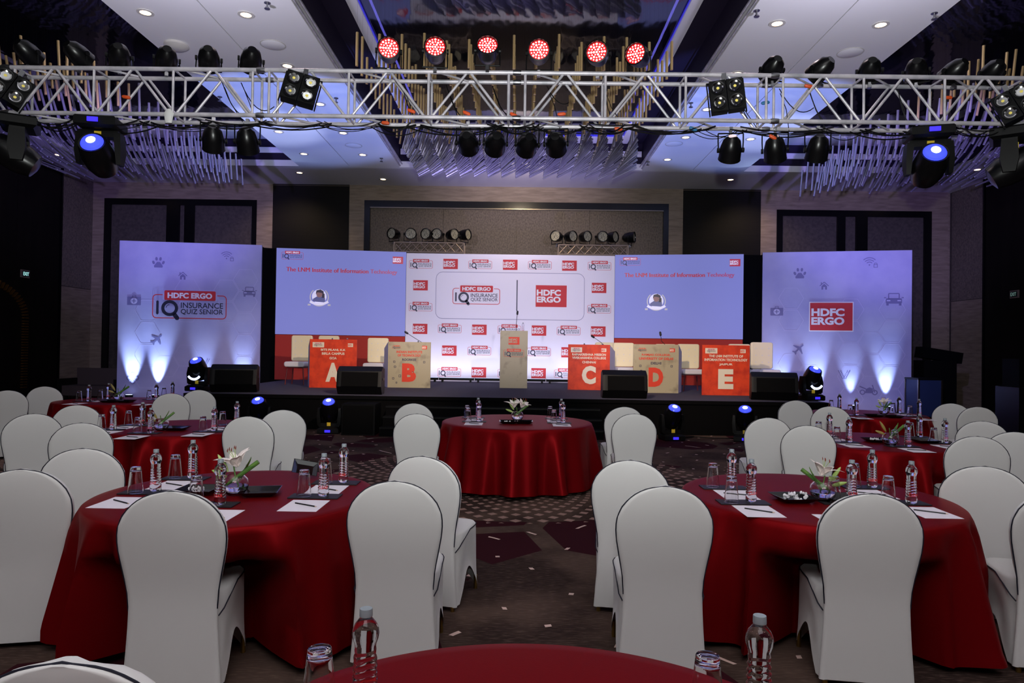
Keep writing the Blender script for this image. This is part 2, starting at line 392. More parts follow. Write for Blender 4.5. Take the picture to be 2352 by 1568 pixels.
for n, (a, b) in enumerate(CO):
    mid = n == 1
    w_ = MB()
    for X, s in ((a, 1), (b, -1)): w_.bx(X, X - s * .05, CY0, CY1, CEIL + .18, 7.95)
    w_.bx(a, b, CY1, CY1 + .05, CEIL + .18, 7.95); w_.bx(a, b, CY0 - .05, CY0, CEIL + .18, 7.95)
    w_.build('coffer_side', 'coffer_dark', ceil, False)
    MB().bx(a + .03, b - .03, CY1 - .06, CY1 - .01, 7.38, 7.54).build('coffer_ledge', 'coffer_band', ceil, False)
    # metal slot rail along the long edges
    for X, s in ((a, 1), (b, -1)):
        if mid:
            for q_ in (.005, .06): MB().bx(X + s * q_, X + s * (q_ + .03), CY0, CY1, CEIL + .02 + q_, CEIL + .05 + q_).build('slot_rail', 'alu', ceil, False)
    if mid:
        q = MB(); q.bx(a, -3.15, CY0, CY1, 7.8, 7.95); q.bx(3.15, b, CY0, CY1, 7.8, 7.95); q.build('coffer_soffit', 'coffer_dark', ceil, False)
        q = MB(); q.bx(-3.15, -2.95, CY0, CY1, 7.78, 7.95); q.bx(2.95, 3.15, CY0, CY1, 7.78, 7.95); q.bx(-2.95, 2.95, 19.62, CY1, 7.78, 7.95)
        q.build('coffer_band', 'coffer_band', ceil, False)
        q = MB(); q.bx(-2.95, -2.935, CY0, 19.6, 7.82, 7.85); q.bx(2.935, 2.95, CY0, 19.6, 7.82, 7.85); q.bx(-2.91, 2.91, 19.56, 19.61, 7.80, 7.84)
        q.build('cove_light', 'cove_blue', ceil, False)
        MB().bx(-2.95, 2.95, CY0, 19.62, 7.86, 7.95).build('mirror_panel', 'coffer_mirror', ceil, False)
    else:
        MB().bx(a, b, 19.5, CY1, 7.8, 7.95).build('coffer_band', 'coffer_band', ceil, False)
        MB().bx(a, b, CY0, 19.5, 7.86, 7.95).build('mirror_panel', 'coffer_mirror', ceil, False)
# lamp of the blue cove
for X in (-2.8, 2.8): lamp('cove_lamp', 'AREA', (X, 12, 7.72), (X, 12, 9), 5, (.2, .18, 1), .05, sizey=13)

# back wall: stone piers, black frames and fabric panels
wb = tag(MB().bx(-HW, HW, YB + .12, YB + .3, 0, CEIL).build('wall_back', 'stone', smooth=False), kind='structure')
def X_(px, y=YB): return aty(px, 620, y).x
ZT = lambda px, py: aty(px, py, YB).z
for a, b in ((199, 240), (588, 625), (800, 836), (1533, 1567), (1745, 1783), (2137, 2176)):
    MB().bx(X_(a), X_(b), YB - .02, YB + .12, 0, CEIL).build('stone_pier', 'stone', wb, False)
for a, b, zt in ((240, 588, 6.46), (836, 1533, 6.50), (1783, 2137, 6.36)):
    MB().bx(X_(a), X_(b), YB - .02, YB + .12, zt, CEIL).build('stone_lintel', 'stone', wb, False)
for a, b in ((625, 800), (1567, 1745)):
    MB().bx(X_(a), X_(b), YB - .05, YB + .12, 0, CEIL).build('wood_panel', 'black_wood_fine', wb, False)
    MB().bx(X_(a) - .02, X_(b) + .02, YB - .06, YB - .05, CEIL - .05, CEIL - .03).build('metal_trim', 'steel_trim', wb, False)
def framed(a, b, zt, cells, cloth, t):
    f = MB(); x0, x1 = X_(a), X_(b); f.bx(x0, x1, YB - .04, YB + .12, zt - t, zt)
    ed = [(x0, X_(cells[0][0]))] + [(X_(cells[i][1]), X_(cells[i + 1][0])) for i in range(len(cells) - 1)] + [(X_(cells[-1][1]), x1)]
    for p, q in ed: f.bx(p, q, YB - .04, YB + .12, 0, zt - t)
    f.build('panel_frame', 'frame_black', wb, False)
    for p, q in cells:
        n = max(1, round((X_(q) - X_(p)) / 2.3))
        for k in range(n):
            u0 = X_(p) + (X_(q) - X_(p)) * k / n; u1 = X_(p) + (X_(q) - X_(p)) * (k + 1) / n
            MB().bx(u0 + .004, u1 - .004, YB + .04, YB + .12, 0, zt - t).build('fabric_panel', cloth, wb, False)
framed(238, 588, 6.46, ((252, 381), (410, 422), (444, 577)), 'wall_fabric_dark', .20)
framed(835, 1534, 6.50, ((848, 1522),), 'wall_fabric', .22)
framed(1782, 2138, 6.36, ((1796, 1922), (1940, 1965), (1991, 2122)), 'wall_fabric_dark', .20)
MB().bx(X_(848), X_(1522), YB - .05, YB - .02, 6.25, 6.28).build('metal_trim', 'steel_trim', wb, False)

# side walls
for s, nm in ((-1, 'left'), (1, 'right')):
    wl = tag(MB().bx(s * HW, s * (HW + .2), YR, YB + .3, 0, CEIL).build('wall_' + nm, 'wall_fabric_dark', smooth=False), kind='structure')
    y = YR
    while y < 20.7:
        MB().bx(s * (HW - .14), s * HW, y + .01, min(y + 1.78, 20.75) - .01, 0, CEIL).build('wood_panel', 'black_wood', wl, False); y += 1.78
    MB().bx(s * (HW - .02), s * HW, 20.8, YB, 0, 3.4).build('stone_panel', 'stone', wl, False)
    MB().bx(s * (HW - .02), s * HW, 20.8, YB, 3.42, CEIL).build('stone_panel', 'wall_fabric', wl, False)
    MB().bx(s * (HW - .16), s * HW, 20.75, 20.8, 0, CEIL).build('corner_trim', 'frame_black', wl, False)
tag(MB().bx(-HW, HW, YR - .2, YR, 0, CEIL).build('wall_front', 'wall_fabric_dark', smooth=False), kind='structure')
# wood arch lined with brass slats, left wall
ar = tag(MB().bx(-14.06, -14.03, 17.6, 19.35, 0, 3.0).build('door_1', 'black_wood_fine', smooth=False), kind='structure')
for k in range(26):
    z = .35 + k * .075
    MB().bx(-14.03, -13.96, 19.15, 19.33, z, z + .03).build('slat', 'brass_slat', ar, False)
for k in range(14):
    a = RD(k * 5.2); o = MB().box((0, 0, 0), (.07, .18, .035)).build('slat', 'brass_slat', ar, False)
    o.location = (-13.995, 17.6 + 1.64 * cos(a), 2.33 + .95 * sin(a)); o.rotation_euler = (a, 0, 0)
def exit_sign(x, y, z, s, label, bright):
    t = thing('exit_sign', label, 'sign', (x, y, z), RD(90) if s < 0 else RD(-90))
    MB().box((0, .02, 0), (.32, .04, .22)).build('sign_frame', 'exit_frame', t, False)
    MB().box((0, -.004, 0), (.26, .012, .15)).build('sign_face', 'exit_face', t, False)
    p = Print(); p.text('EXIT', -.11, .11, -.05, .05, 0, 4, .015); p.done('lettering', ['exit_text' if bright else 'exit_text_dim'], t)
for_sign = aty(45, 629, 19.3)
exit_sign(-14.02, 19.25, for_sign.z, -1, 'lit EXIT sign on the dark left wall', True)
exit_sign(14.02, 19.45, aty(2320, 675, 19.4).z, 1, 'dim EXIT sign on the dark right wall', False)

# ceiling fittings
dl = thing('downlight', '', 'light')
MB().lathe([(.085, 0), (.13, 0), (.13, .012), (.085, .012)], 20, cap=False).build('trim_ring', 'lamp_trim', dl)
MB().lathe([(.086, .006), (.03, .03)], 20).build('lamp', 'emit_warm', dl)
dl = Proto(dl)
DLS = [(334, 30, 'left panel, nearest and outer'), (565, 35, 'left panel, nearest and inner'), (660, 152, 'left panel, just above the truss by the blinder'), (735, 240, 'left panel, seen through the truss by the blinder'),
       (640, 303, 'left panel, just below the truss, outer'), (788, 306, 'left panel, just below the truss, inner'), (698, 354, 'left panel, farthest outer on blue light'), (833, 356, 'left panel, farthest inner on blue light'),
       (688, 397, 'back band, above the left black wall panel'), (131, 356, 'far left edge of the back band'),
       (1785, 55, 'right panel, nearest and inner'), (2023, 58, 'right panel, nearest and outer'), (1693, 170, 'right panel, just above the right blinder'), (1624, 252, 'right panel, seen through the truss by the blinder'),
       (1575, 316, 'right panel, just below the truss, inner'), (1724, 320, 'right panel, just below the truss, outer'), (1533, 367, 'right panel, farthest inner'), (1678, 413, 'back band, above the right black wall panel'),
       (2245, 390, 'far right edge of the back band'), (880, 412, 'back band, above the left end of the centre frame')]
for px, py, t in DLS:
    p = atz(px, py, CEIL - .013); dl.put(p, 0, 'round recessed warm ceiling downlight, ' + t, 'ceiling downlights')
spk = thing('ceiling_speaker', '', 'speaker')
MB().lathe([(.0, -.012), (.19, -.012), (.21, 0)], 24, cap=False).build('grille', 'ceiling_white', spk); MB().lathe([(.21, -.006), (.225, -.006), (.225, 0), (.21, 0)], 24, cap=False).build('rim', 'lamp_trim', spk)
spk = Proto(spk)
for px, py, t in ((627, 103, 'flat round ceiling speaker on the left panel'), (1953, 121, 'flat round ceiling speaker on the right panel'), (812, 334, 'flat round ceiling speaker beyond the truss on the left'), (1548, 330, 'flat round ceiling speaker beyond the truss on the right')):
    spk.put(atz(px, py, CEIL - .001), 0, t)
det = MB().lathe([(.0, -.09), (.13, -.09), (.21, -.04), (.2, 0)], 24, cap=False).build('access_point', 'lamp_trim'); det.location = atz(405, 102, CEIL)
tag(det, 'white domed disc bulging from the left ceiling panel beside the flat speaker', 'detector')
spr = thing('sprinkler', '', 'sprinkler')
MB().lathe([(.05, 0), (.05, -.01), (.015, -.012), (.015, -.07), (.03, -.075), (.03, -.085)], 12).build('head', 'clamp', spr); MB().lathe([(.045, -.092), (.045, -.1)], 10).build('deflector', 'clamp', spr)
spr = Proto(spr)
for px, py, t in ((614, 6, 'small sprinkler at the top edge on the left ceiling panel'), (505, 222, 'small sprinkler seen through the left truss near the coffer'), (772, 225, 'small sprinkler seen through the truss right of the left blinder'), (1738, 24, 'small sprinkler near the top on the right ceiling panel, inner'), (2146, 30, 'small sprinkler near the top on the right ceiling panel, outer'), (1587, 236, 'small sprinkler seen through the truss left of the right blinder'), (876, 363, 'small sprinkler beyond the truss left of the centre coffer'), (1488, 371, 'small sprinkler beyond the truss right of the centre coffer')):
    spr.put(atz(px, py, CEIL), 0, t)

# ------------------------------------------------------------------ hanging tube chandeliers
def chandelier(label, xs, tiltf, rows, y0, extra, near=12):
    t = thing('rod_chandelier', label, 'chandelier', (sum(xs) / len(xs), 13.4, 7.86))
    mes = {}
    for L in (.42, .5, .6, .66):
        m_ = MB(); m_.tube([(0, 0, 0), (0, 0, L)], .021, 7); o = m_.build('rod', 'rod', t); mes[L] = o.data; bpy.data.objects.remove(o)
        mes[-L] = mes[L].copy(); mes[-L].materials[0] = M['rod_silver']
    wires = MB(); n = 0
    c = t.location
    for i, X in enumerate(xs):
        for j in range(rows):
            if n >= 300: break
            L = .66 if j > 13 else random.choice((.42, .5, .5, .6)); a, dz, dx = tiltf(i, j)
            o = put('rod', mes[L if j + (i % 3) < near else -L], t); n += 1
            b = Vector((X + dx, y0 + .335 * j, 5.76 + dz + extra(i, j)))
            o.location = b - c; o.rotation_euler = (0, a, 0)
            top = b + Vector((sin(a) * L * .9, 0, cos(a) * L * .9))
            wires.tube([top - c, Vector((top.x, top.y, 7.86)) - c], .0006, 3)
    wires.build('hanging_wires', 'black_plastic', t)['kind'] = 'stuff'
    more = MB()                                # the rods past the first 300, between the rows
    for i, X in enumerate(xs):
        for j in [12 + k / 3 for k in range(int((rows - 12.5) * 3)) if (k % 3 if near > 6 else k % 3 == 1 and i % 2)]:
            a, dz, dx = tiltf(i, j); b = Vector((X + dx, y0 + .335 * j, 5.76 + dz + extra(i, j))) - c
            more.tube([b, b + Vector((sin(a) * .64, 0, cos(a) * .64))], .019, 6)
    more.build('rod_cluster', 'rod_silver', t)['kind'] = 'stuff'
    return t
chandelier('centre chandelier of short metal tubes fanning over the stage front', [-2.44 + .331 * i for i in range(15)],
           lambda i, j: (RD(0 if j < 11 else (j - 10) * 7.0), 0, 0), 20, 10.0, lambda i, j: random.uniform(-.02, .02))
def side(s):
    def tf(i, j): return (-s * RD(min(70, (4 + i * 4.2) * (.45 + j * .04))), -.10 * (j > 14) + .02 * i, 0)
    return tf
LX = [-7.0 - .345 * i for i in range(14)]
chandelier('left chandelier of slanted metal tubes glowing violet', LX, side(1), 21, 10.4, lambda i, j: random.choice((0, -.1, .06, .02)), 6)
chandelier('right chandelier of slanted metal tubes glowing violet', [-x for x in LX], side(-1), 21, 10.4, lambda i, j: random.choice((0, -.1, .06, .02)), 6)
for s in (-1, 1):
    lamp('chandelier_fill', 'SPOT', (s * 6.2, 8.9, 4.1), (s * 9.2, 15.8, 5.9), 2300, (.36, .28, 1), .08, 46, .7)
lamp('chandelier_fill', 'SPOT', (0, 12.9, 1.2), (0, 16.9, 5.9), 2400, (.46, .42, 1), .08, 56, .8)  # violet spot added over the steps to brighten the rods, no fixture there
# beams of the floor moving heads on the ceiling
for s in (-1, 1):
    lamp('ceiling_beam', 'SPOT', (s * 3.3, 12.6, .55), (s * 5.2, 16.0, 7), 1900, (.24, .36, 1), .08, 46, .3)
    lamp('ceiling_beam', 'SPOT', (s * 5.6, 13.6, 1.2), (s * 6.2, 16.6, 7), 900, (.55, .65, 1), .08, 26, .6)
lamp('back_wall_wash', 'SPOT', (0, 19, 6.6), (0, 22.5, 5.0), 190, (1, .80, .55), .1, 120, .8)
for s in (-1, 1): lamp('back_wall_wash', 'SPOT', (s * 7.5, 20.6, 6.8), (s * 7.5, 22.5, 3.5), 110, (1, .74, .46), .1, 110, .8)

# ================================================================== STAGE
SZ, SF = .68, 13.45
st = thing('stage_platform', 'long low black-skirted stage with dark grey carpet top', 'stage', (0, SF, 0))
def st_(x0, x1, y0, y1, z0, z1): return MB().bx(x0, x1, y0 - SF, y1 - SF, z0, z1)
st_(-6.6, 6.1, SF, 20.6, SZ - .03, SZ).build('deck_carpet', 'stage_carpet', st, False)
st_(-6.58, 6.08, SF + .02, 20.6, 0, SZ - .03).build('skirt', 'black_skirt', st, False)
st_(-6.95, -6.6, 19.2, 20.6, 0, SZ).build('deck_extension', 'black_cloth', st, False); st_(6.1, 6.5, 19.2, 20.6, 0, SZ).build('deck_extension', 'black_cloth', st, False)
st_(-6.6, 6.1, SF - .01, SF, SZ - .07, SZ - .001).build('deck_edge', 'black_cloth', st, False)
sp = thing('stage_steps', 'wide black carpeted steps at the centre of the stage front', 'steps', (-.47, SF - .01, 0))
for k, z in ((1, .51), (2, .34), (3, .17)):
    MB().bx(-2.06, 2.06, -.3 * k, -.3 * (k - 1) - .002, 0, z).build('step', 'black_cloth', sp, False)
    MB().bx(-2.06, 2.06, -.3 * k - .008, -.3 * k, z - .03, z).build('nosing', 'black_plastic', sp, False)

# ---- printed logos
def hdfc():
    p = Print(); p.rect(-.5, .5, -.35, .35, 0, 1)
    p.text('HDFC', -.47, .31, .01, .21, 1, 2, .045); p.text('ERGO', -.47, .31, -.21, -.012, 1, 2, .045); return p
def iqlogo():
    p = Print(); S = 1 / 600
    q = lambda x, y: ((x - 1590) * S, (752 - y) * S)
    p.frame(-.5, .5, (752 - 855) * S, (752 - 652) * S, .055, .012, 0, 1)
    p.rrect((1372 - 1590) * S, (1812 - 1590) * S, (752 - 702) * S, (752 - 640) * S, .01, 3, 1.5)
    p.rrect((1385 - 1590) * S, (1800 - 1590) * S, (752 - 700) * S, (752 - 618) * S, .018, 0, 2)
    p.text('HDFC ERGO', (1412 - 1590) * S, (1772 - 1590) * S, (752 - 684) * S, (752 - 636) * S, 1, 3, .045)
    p.rrect((1322 - 1590) * S, (1342 - 1590) * S, (752 - 822) * S, (752 - 706) * S, .015, 2, 2)
    cx, cz = q(1430, 768); p.ring(cx, cz, 68 * S, 42 * S, 2, 2, n=24); p.ring(cx, cz, 32 * S, 27 * S, 2, 2, 95, 175, 6)
    a, b = q(1460, 808), q(1490, 850); p.seg(*a, *b, 36 * S, 2, 2); p.disc(*q(1491, 851), 18 * S, 2, 2, n=10)
    p.text('INSURANCE', (1520 - 1590) * S, .453, (752 - 765) * S, (752 - 718) * S, 2, 2, .008); p.text('QUIZ SENIOR', (1520 - 1590) * S, .453, (752 - 822) * S, (752 - 773) * S, 2, 2, .008)
    return p
LG = {}
def logo(kind, mats, parent, loc, size, rz=0, name='logo_print'):
    k = (kind, tuple(mats))
    if k not in LG:
        o = (hdfc() if kind == 'h' else iqlogo()).done(name, mats, parent); LG[k] = o.data
    else: o = put(name, LG[k], parent)
    o.location = loc; o.scale = (size,) * 3; o.rotation_euler = (0, 0, rz)
    return o
HM = ['print_red', 'print_white']; IM = ['print_red', 'print_white', 'print_grey', 'flex_white']

# ---- centre backdrop
PY = 20.0
cb = thing('backdrop_panel', 'tall white centre backdrop printed with rows of red and grey logos', 'backdrop', (-.25, PY, SZ))
org = Vector((-.25, PY, SZ))
L0, R0, TZ = aty(932, 700, PY).x, aty(1411, 700, PY).x, 4.42
MB().bx(L0 + .25, R0 + .25, 0, .1, 0, TZ - SZ).build('printed_face', 'flex_white', cb, False)
MB().bx(L0 + .27, R0 + .23, .1, .5, 0, TZ - SZ - .1).build('back_frame', 'black_cloth', cb, False)
def cpos(px, py): return aty(px, py, PY) - org + Vector((0, -.002, 0))
PXM = PY / 1568
for px, py in ((1035, 606), (1172, 608), (1308, 610), (966, 655), (1376, 661), (965, 755), (1101, 757), (1238, 759), (1374, 761), (1032, 805), (1169, 806), (1306, 809), (1100, 855), (1237, 857)):
    logo('h', HM, cb, cpos(px, py), 33.5 * PXM)
for px, py in ((967, 607), (1103, 608), (1240, 609), (1377, 611), (966, 705), (1376, 710), (1033, 755), (1170, 757), (1306, 760), (1101, 806), (1238, 808), (1372, 810), (1032, 855), (1170, 857), (1300, 858)):
    logo('i', IM, cb, cpos(px, py), 54 * PXM)
logo('i', IM, cb, cpos(1094, 680), 109 * PXM); logo('h', HM, cb, cpos(1266, 680), 71 * PXM)
p = Print(); a, b = cpos(1000, 727), cpos(1343, 632); p.frame(a.x, b.x, a.z - .06, b.z + .05, .2, .014, 0, 1); p.done('card_outline', ['print_line'], cb)
p = Print(); a, b = cpos(1187, 714), cpos(1187, 643); p.rect(a.x - .015, a.x + .015, a.z, b.z, 0, 1); p.done('divider', ['print_grey'], cb)

# ---- LED screens
def screen(tl, tr, zt, zb, nm):
    d = tr - tl; rz = atan2(d.y, d.x); W = d.length; H_ = zt - zb
    t = thing('led_screen', 'pale blue LED screen on the %s of the stage showing an institute name' % nm, 'screen', (tl.x, tl.y, SZ), rz)
    MB().bx(0, W, .0, .12, zb - SZ, zt - SZ).build('display', 'screen', t, False)
    MB().bx(-.02, W + .02, .12, .3, zb - SZ, zt - SZ + .01).build('cabinet', 'black_plastic', t, False)
    MB().bx(0, W, .03, .2, 0, zb - SZ - .012).build('red_base', 'red_base', t, False)
    zl = zb - SZ; Z = lambda v: zl + v * H_
    p = Print()
    for k in range(4): p.text('The LNM Institute of Information', (.0755 + .001 * k) * W, (.7035 + .001 * k) * W, Z(.732), Z(.782), 0, 1 + .25 * k, 0); p.text('Technology', (.7205 + .001 * k) * W, (.9285 + .001 * k) * W, Z(.719), Z(.782), 1, 1 + .25 * k, 0)
    p.done('lettering', ['screen_red', 'screen_fade'], t)
    logo('i', ['screen_red', 'screen_white', 'screen_navy', 'screen'], t, (.12 * W, 0, Z(.915)), .165 * W)
    logo('h', ['screen_red', 'screen_white'], t, (.935 * W, 0, Z(.90)), .082 * W)
    p = Print(); cx, cz = .33 * W, Z(.44); p.ring(cx, cz, .24, .27, 1, 1, 130, 410, 24); p.disc(cx, cz + .02, .205, 0, 1, n=24)
    p.lay([(cx - .19, cz - .13), (cx + .17, cz - .15), (cx + .16, cz - .02), (cx + .04, cz + .03), (cx - .06, cz + .02), (cx - .17, cz - .05)], 4, 2)
    p.disc(cx + .0, cz + .09, .085, 2, 3, .1); p.lay([(cx - .1, cz + .08), (cx - .08, cz + .19), (cx + .03, cz + .22), (cx + .12, cz + .17), (cx + .13, cz + .06), (cx + .07, cz + .12), (cx - .05, cz + .14)], 3, 4)
    p.rect(cx + .07, cx + .15, cz - .02, cz + .1, 3, 2.5); p.ring(cx, cz + .25, .42, .49, 0, 5, 236, 304, 10); p.rect(cx - .32, cx - .24, cz - .25, cz - .2, 1, 1); p.rect(cx + .24, cx + .32, cz - .25, cz - .2, 1, 1)
    p.done('portrait_medallion', ['screen_white', 'screen_gold', 'screen_skin', 'screen_hair', 'screen_shirt'], t)
    return t
def at2(px, py, z):                          # point on a known height, further than the eye (above the horizon too)
    return atz(px, py, z)
SL, SR = at2(633, 568, 4.45), Vector((L0 - .01, PY, 0)); SL2 = Vector((aty(633, 700, 19.48).x, 19.48, 0))
screen(SL2, SR, 4.45, 1.98, 'left')
screen(Vector((R0 + .01, PY + .02, 0)), Vector((aty(1707, 700, 19.5).x, 19.5, 0)), 4.45, 2.02, 'right')
# black masking flats beside the screens
for a, b, n in ((Vector((-7.32, 19.35, 0)), Vector((SL2.x - .03, 19.5, 0)), 'left'), (Vector((aty(1709, 700, 19.5).x + .02, 19.52, 0)), Vector((6.93, 19.52, 0)), 'right')):
    d = b - a; t = MB().bx(0, d.length, .05, .12, SZ if 0 else 0, 4.44).build('masking_flat', 'black_cloth', smooth=False); t.location = a; t.rotation_euler = (0, 0, atan2(d.y, d.x))
    tag(t, 'narrow black masking flat between the %s wing panel and the screen' % n, 'panel')

# ---- wing panels with icons
def paw(p, x, z, s):
    p.lay([(x - .35 * s, z - .4 * s), (x + .35 * s, z - .4 * s), (x + .38 * s, z - .25 * s), (x + .12 * s, z + .1 * s), (x - .12 * s, z + .1 * s), (x - .38 * s, z - .25 * s)], 0, 1)
    for dx, dz, a in ((-.42, .05, .4), (-.17, .38, .1), (.17, .38, -.1), (.42, .05, -.4)): p.disc(x + dx * s, z + dz * s, .11 * s, 0, 1, .17 * s, 10, a)
def house(p, x, z, s):
    p.lay([(x - .3 * s, z - .4 * s), (x - .1 * s, z - .4 * s), (x - .1 * s, z - .1 * s), (x + .1 * s, z - .1 * s), (x + .1 * s, z - .4 * s), (x + .3 * s, z - .4 * s), (x + .3 * s, z), (x, z + .28 * s), (x - .3 * s, z)], 0, 1)
    p.seg(x - .48 * s, z + .02 * s, x, z + .47 * s, .09 * s, 0, 1); p.seg(x + .48 * s, z + .02 * s, x, z + .47 * s, .09 * s, 0, 1); p.rect(x - .36 * s, x - .26 * s, z + .2 * s, z + .45 * s, 0, 1)
def car(p, x, z, s):
    p.frame(x - .33 * s, x + .33 * s, z - .02 * s, z + .36 * s, .08 * s, .06 * s, 0, 1); p.rrect(x - .46 * s, x + .46 * s, z - .3 * s, z + .03 * s, .07 * s, 0, 1)
    for k in (-1, 1): p.rect(x + k * .36 * s - .07 * s, x + k * .36 * s + .07 * s, z - .42 * s, z - .28 * s, 0, 1); p.rect(x + k * .3 * s - .1 * s, x + k * .3 * s + .1 * s, z - .15 * s, z - .08 * s, 1, 2); p.rect(x + k * .5 * s - .06 * s, x + k * .5 * s + .06 * s, z + .04 * s, z + .1 * s, 0, 1)
def kit(p, x, z, s):
    p.rrect(x - .5 * s, x + .5 * s, z - .38 * s, z + .26 * s, .04 * s, 0, 1); p.disc(x, z - .06 * s, .25 * s, 1, 2); p.rect(x - .17 * s, x + .17 * s, z - .09 * s, z - .03 * s, 0, 3); p.rect(x - .03 * s, x + .03 * s, z - .23 * s, z + .11 * s, 0, 3)
    p.frame(x - .15 * s, x + .15 * s, z + .22 * s, z + .4 * s, .04 * s, .05 * s, 0, 1)
def plane(p, x, z, s):
    P = [(.5, .5), (.4, .52), (.2, .3), (-.35, .45), (-.42, .38), (0, .1), (-.22, -.12), (-.45, -.1), (-.5, -.18), (-.3, -.27), (-.2, -.48), (-.12, -.42), (-.1, -.22), (.12, 0), (.38, -.42), (.45, -.35), (.3, .2), (.52, .4)]
    for T in ((0, 1, 2, 5, 6, 12, 13, 16, 17), (2, 3, 4, 5), (13, 14, 15, 16), (6, 7, 8, 9), (9, 10, 11, 12), (6, 9, 12)): p.lay([(x + P[i][0] * s, z + P[i][1] * s) for i in T], 0, 1)
def wifi(p, x, z, s):
    for r in (.28, .48, .68): p.ring(x - .15 * s, z - .3 * s, r * s, (r + .07) * s, 0, 1, 45, 135, 8)
    p.disc(x - .15 * s, z - .25 * s, .07 * s, 0, 1, n=8); p.frame(x + .2 * s, x + .55 * s, z - .5 * s, z - .2 * s, .03 * s, .05 * s, 0, 1); p.ring(x + .375 * s, z - .2 * s, .1 * s, .15 * s, 0, 1, 0, 180, 8)
def flower(p, x, z, s):
    for a in range(4): p.ring(x + .3 * s * cos(a * pi / 2), z + .3 * s * sin(a * pi / 2), .12 * s, .19 * s, 0, 1, n=10)
def wheat(p, x, z, s):
    for k in (-1, 1):
        for i in range(6):
            u = i / 6; cx, cz = x + k * s * (.06 + .36 * u), z + s * (-.4 + .75 * u); p.disc(cx - .09 * s, cz, .035 * s, 0, 1, .08 * s, 8, .5); p.disc(cx + .09 * s, cz, .035 * s, 0, 1, .08 * s, 8, -.5)
def bike(p, x, z, s):
    for k in (-1, 1): p.ring(x + k * .34 * s, z - .15 * s, .1 * s, .16 * s, 0, 1, n=12)
    p.lay([(x - .2 * s, z - .2 * s), (x + .18 * s, z - .2 * s), (x + .25 * s, z + .08 * s), (x + .05 * s, z + .15 * s), (x - .15 * s, z + .05 * s)], 0, 1); p.seg(x - .15 * s, z + .05 * s, x - .5 * s, z + .2 * s, .07 * s, 0, 1); p.seg(x + .34 * s, z - .15 * s, x + .2 * s, z + .3 * s, .05 * s, 0, 1)
def wing(a, b, ztop, nm, icons, main):
    d = b - a; rz = atan2(d.y, d.x); W = d.length
    t = thing('wing_panel', 'tall lilac wing panel with faint icons and %s' % main, 'panel', (a.x, a.y, 0), rz)
    MB().bx(0, W, 0, .08, 0, ztop).build('printed_face', 'flex_wing', t, False); MB().bx(.02, W - .02, .08, .5, 0, ztop - .02).build('back_frame', 'black_cloth', t, False)
    for i in range(8):
        for j in range(6):
            if random.random() < .45: continue
            x, z = .25 + i * .52, .4 + j * .62 + (i % 2) * .31
            if x > W - .36 or x < .36 or z > ztop - .36: continue
            A = [(x + .34 * cos(k * pi / 3), z + .34 * sin(k * pi / 3)) for k in range(6)]; B = [(x + .328 * cos(k * pi / 3), z + .328 * sin(k * pi / 3)) for k in range(6)]
            hx = Print(); hx.band(A, B, 0, .5); hx.done('hexagon_print', ['print_hex'], t)
    inv = Matrix.Rotation(-rz, 4, 'Z'); nrm = Vector((d.y, -d.x, 0)).normalized()
    def loc(px, py):                         # where this spot of the print sits on the panel
        r = ray(px, py); o = Vector((0, 0, EYE)); k = (a - o).dot(nrm) / r.dot(nrm); P = o + r * k
        q = inv @ (P - Vector((a.x, a.y, 0))); return q.x, q.z
    for fn, px, py, s in icons:
        x, z = loc(px, py); p = Print(); fn(p, x, z, s); p.done('icon_print', ['print_icon', 'print_hex'], t)
    return t, loc
WL, tl = wing(Vector((-11.09, 18.8, 0)), Vector((-7.33, 19.32, 0)), 4.5, 'left',
    ((paw, 364, 604, .31), (wifi, 524, 588, .28), (house, 420, 634, .24), (car, 573, 669, .36), (kit, 308, 689, .36), (plane, 358, 781, .3), (flower, 305, 868, .34), (wheat, 470, 830, .28)), 'a boxed quiz logo')
x, z = tl(436, 704); logo('i', ['print_red', 'print_white', 'print_navy', 'flex_wing'], WL, (x, -.004, z), 1.98)
WR, tr_ = wing(Vector((6.93, 19.48, 0)), Vector((10.7, 18.67, 0)), 4.5, 'right',
    ((paw, 1837, 629, .31), (wifi, 2001, 602, .3), (house, 1893, 657, .24), (car, 2053, 686, .44), (kit, 1784, 714, .34), (plane, 1832, 803, .3), (wheat, 1939, 858, .32), (bike, 1995, 895, .46)), 'a red square logo')
x, z = tr_(1909, 727)
p = Print(); p.rect(x - .575, x + .575, z - .415, z + .415, 0, 1); p.done('logo_border', ['print_white'], WR)
logo('h', HM, WR, (x, -.003, z), 1.1)

# uplights at the wing bases and the battens under the centre backdrop
ul = thing('uplight', '', 'light')
MB().box((0, 0, .04), (.2, .2, .05)).build('base', 'black_plastic', ul); MB().lathe([(.05, .06), (.1, .08), (.1, .24)], 14).build('can', 'black_plastic', ul); MB().lathe([(.085, .242), (.085, .246)], 14).build('lens', 'glow_white', ul)
ul = Proto(ul)
k = 0
for X0, Y0, X1, Y1, us in ((-11.09, 18.8, -7.33, 19.32, ((.11, 1.3), (.29, 1.2), (.6, .45), (.88, .55))), (6.93, 19.48, 10.7, 18.67, ((.13, .7), (.37, 1.0), (.6, .4), (.83, .8)))):
    for u, pw in us:
        X, Y = X0 + (X1 - X0) * u, Y0 + (Y1 - Y0) * u - .17
        nm = ('left', 'right')[k // 4]; ul.put((X, Y, 0), 0, 'small black uplight at the %s foot of the %s wing panel' % (('outermost', 'second outermost', 'second innermost', 'innermost')[k % 4 if k < 4 else 3 - k % 4], nm)); k += 1
        lamp('uplight_beam', 'SPOT', (X, Y, .27), (X, Y + .30, 2.3), 620 * pw, (.50, .68, 1), .03, 38, 1)
bt = thing('led_batten', '', 'light')
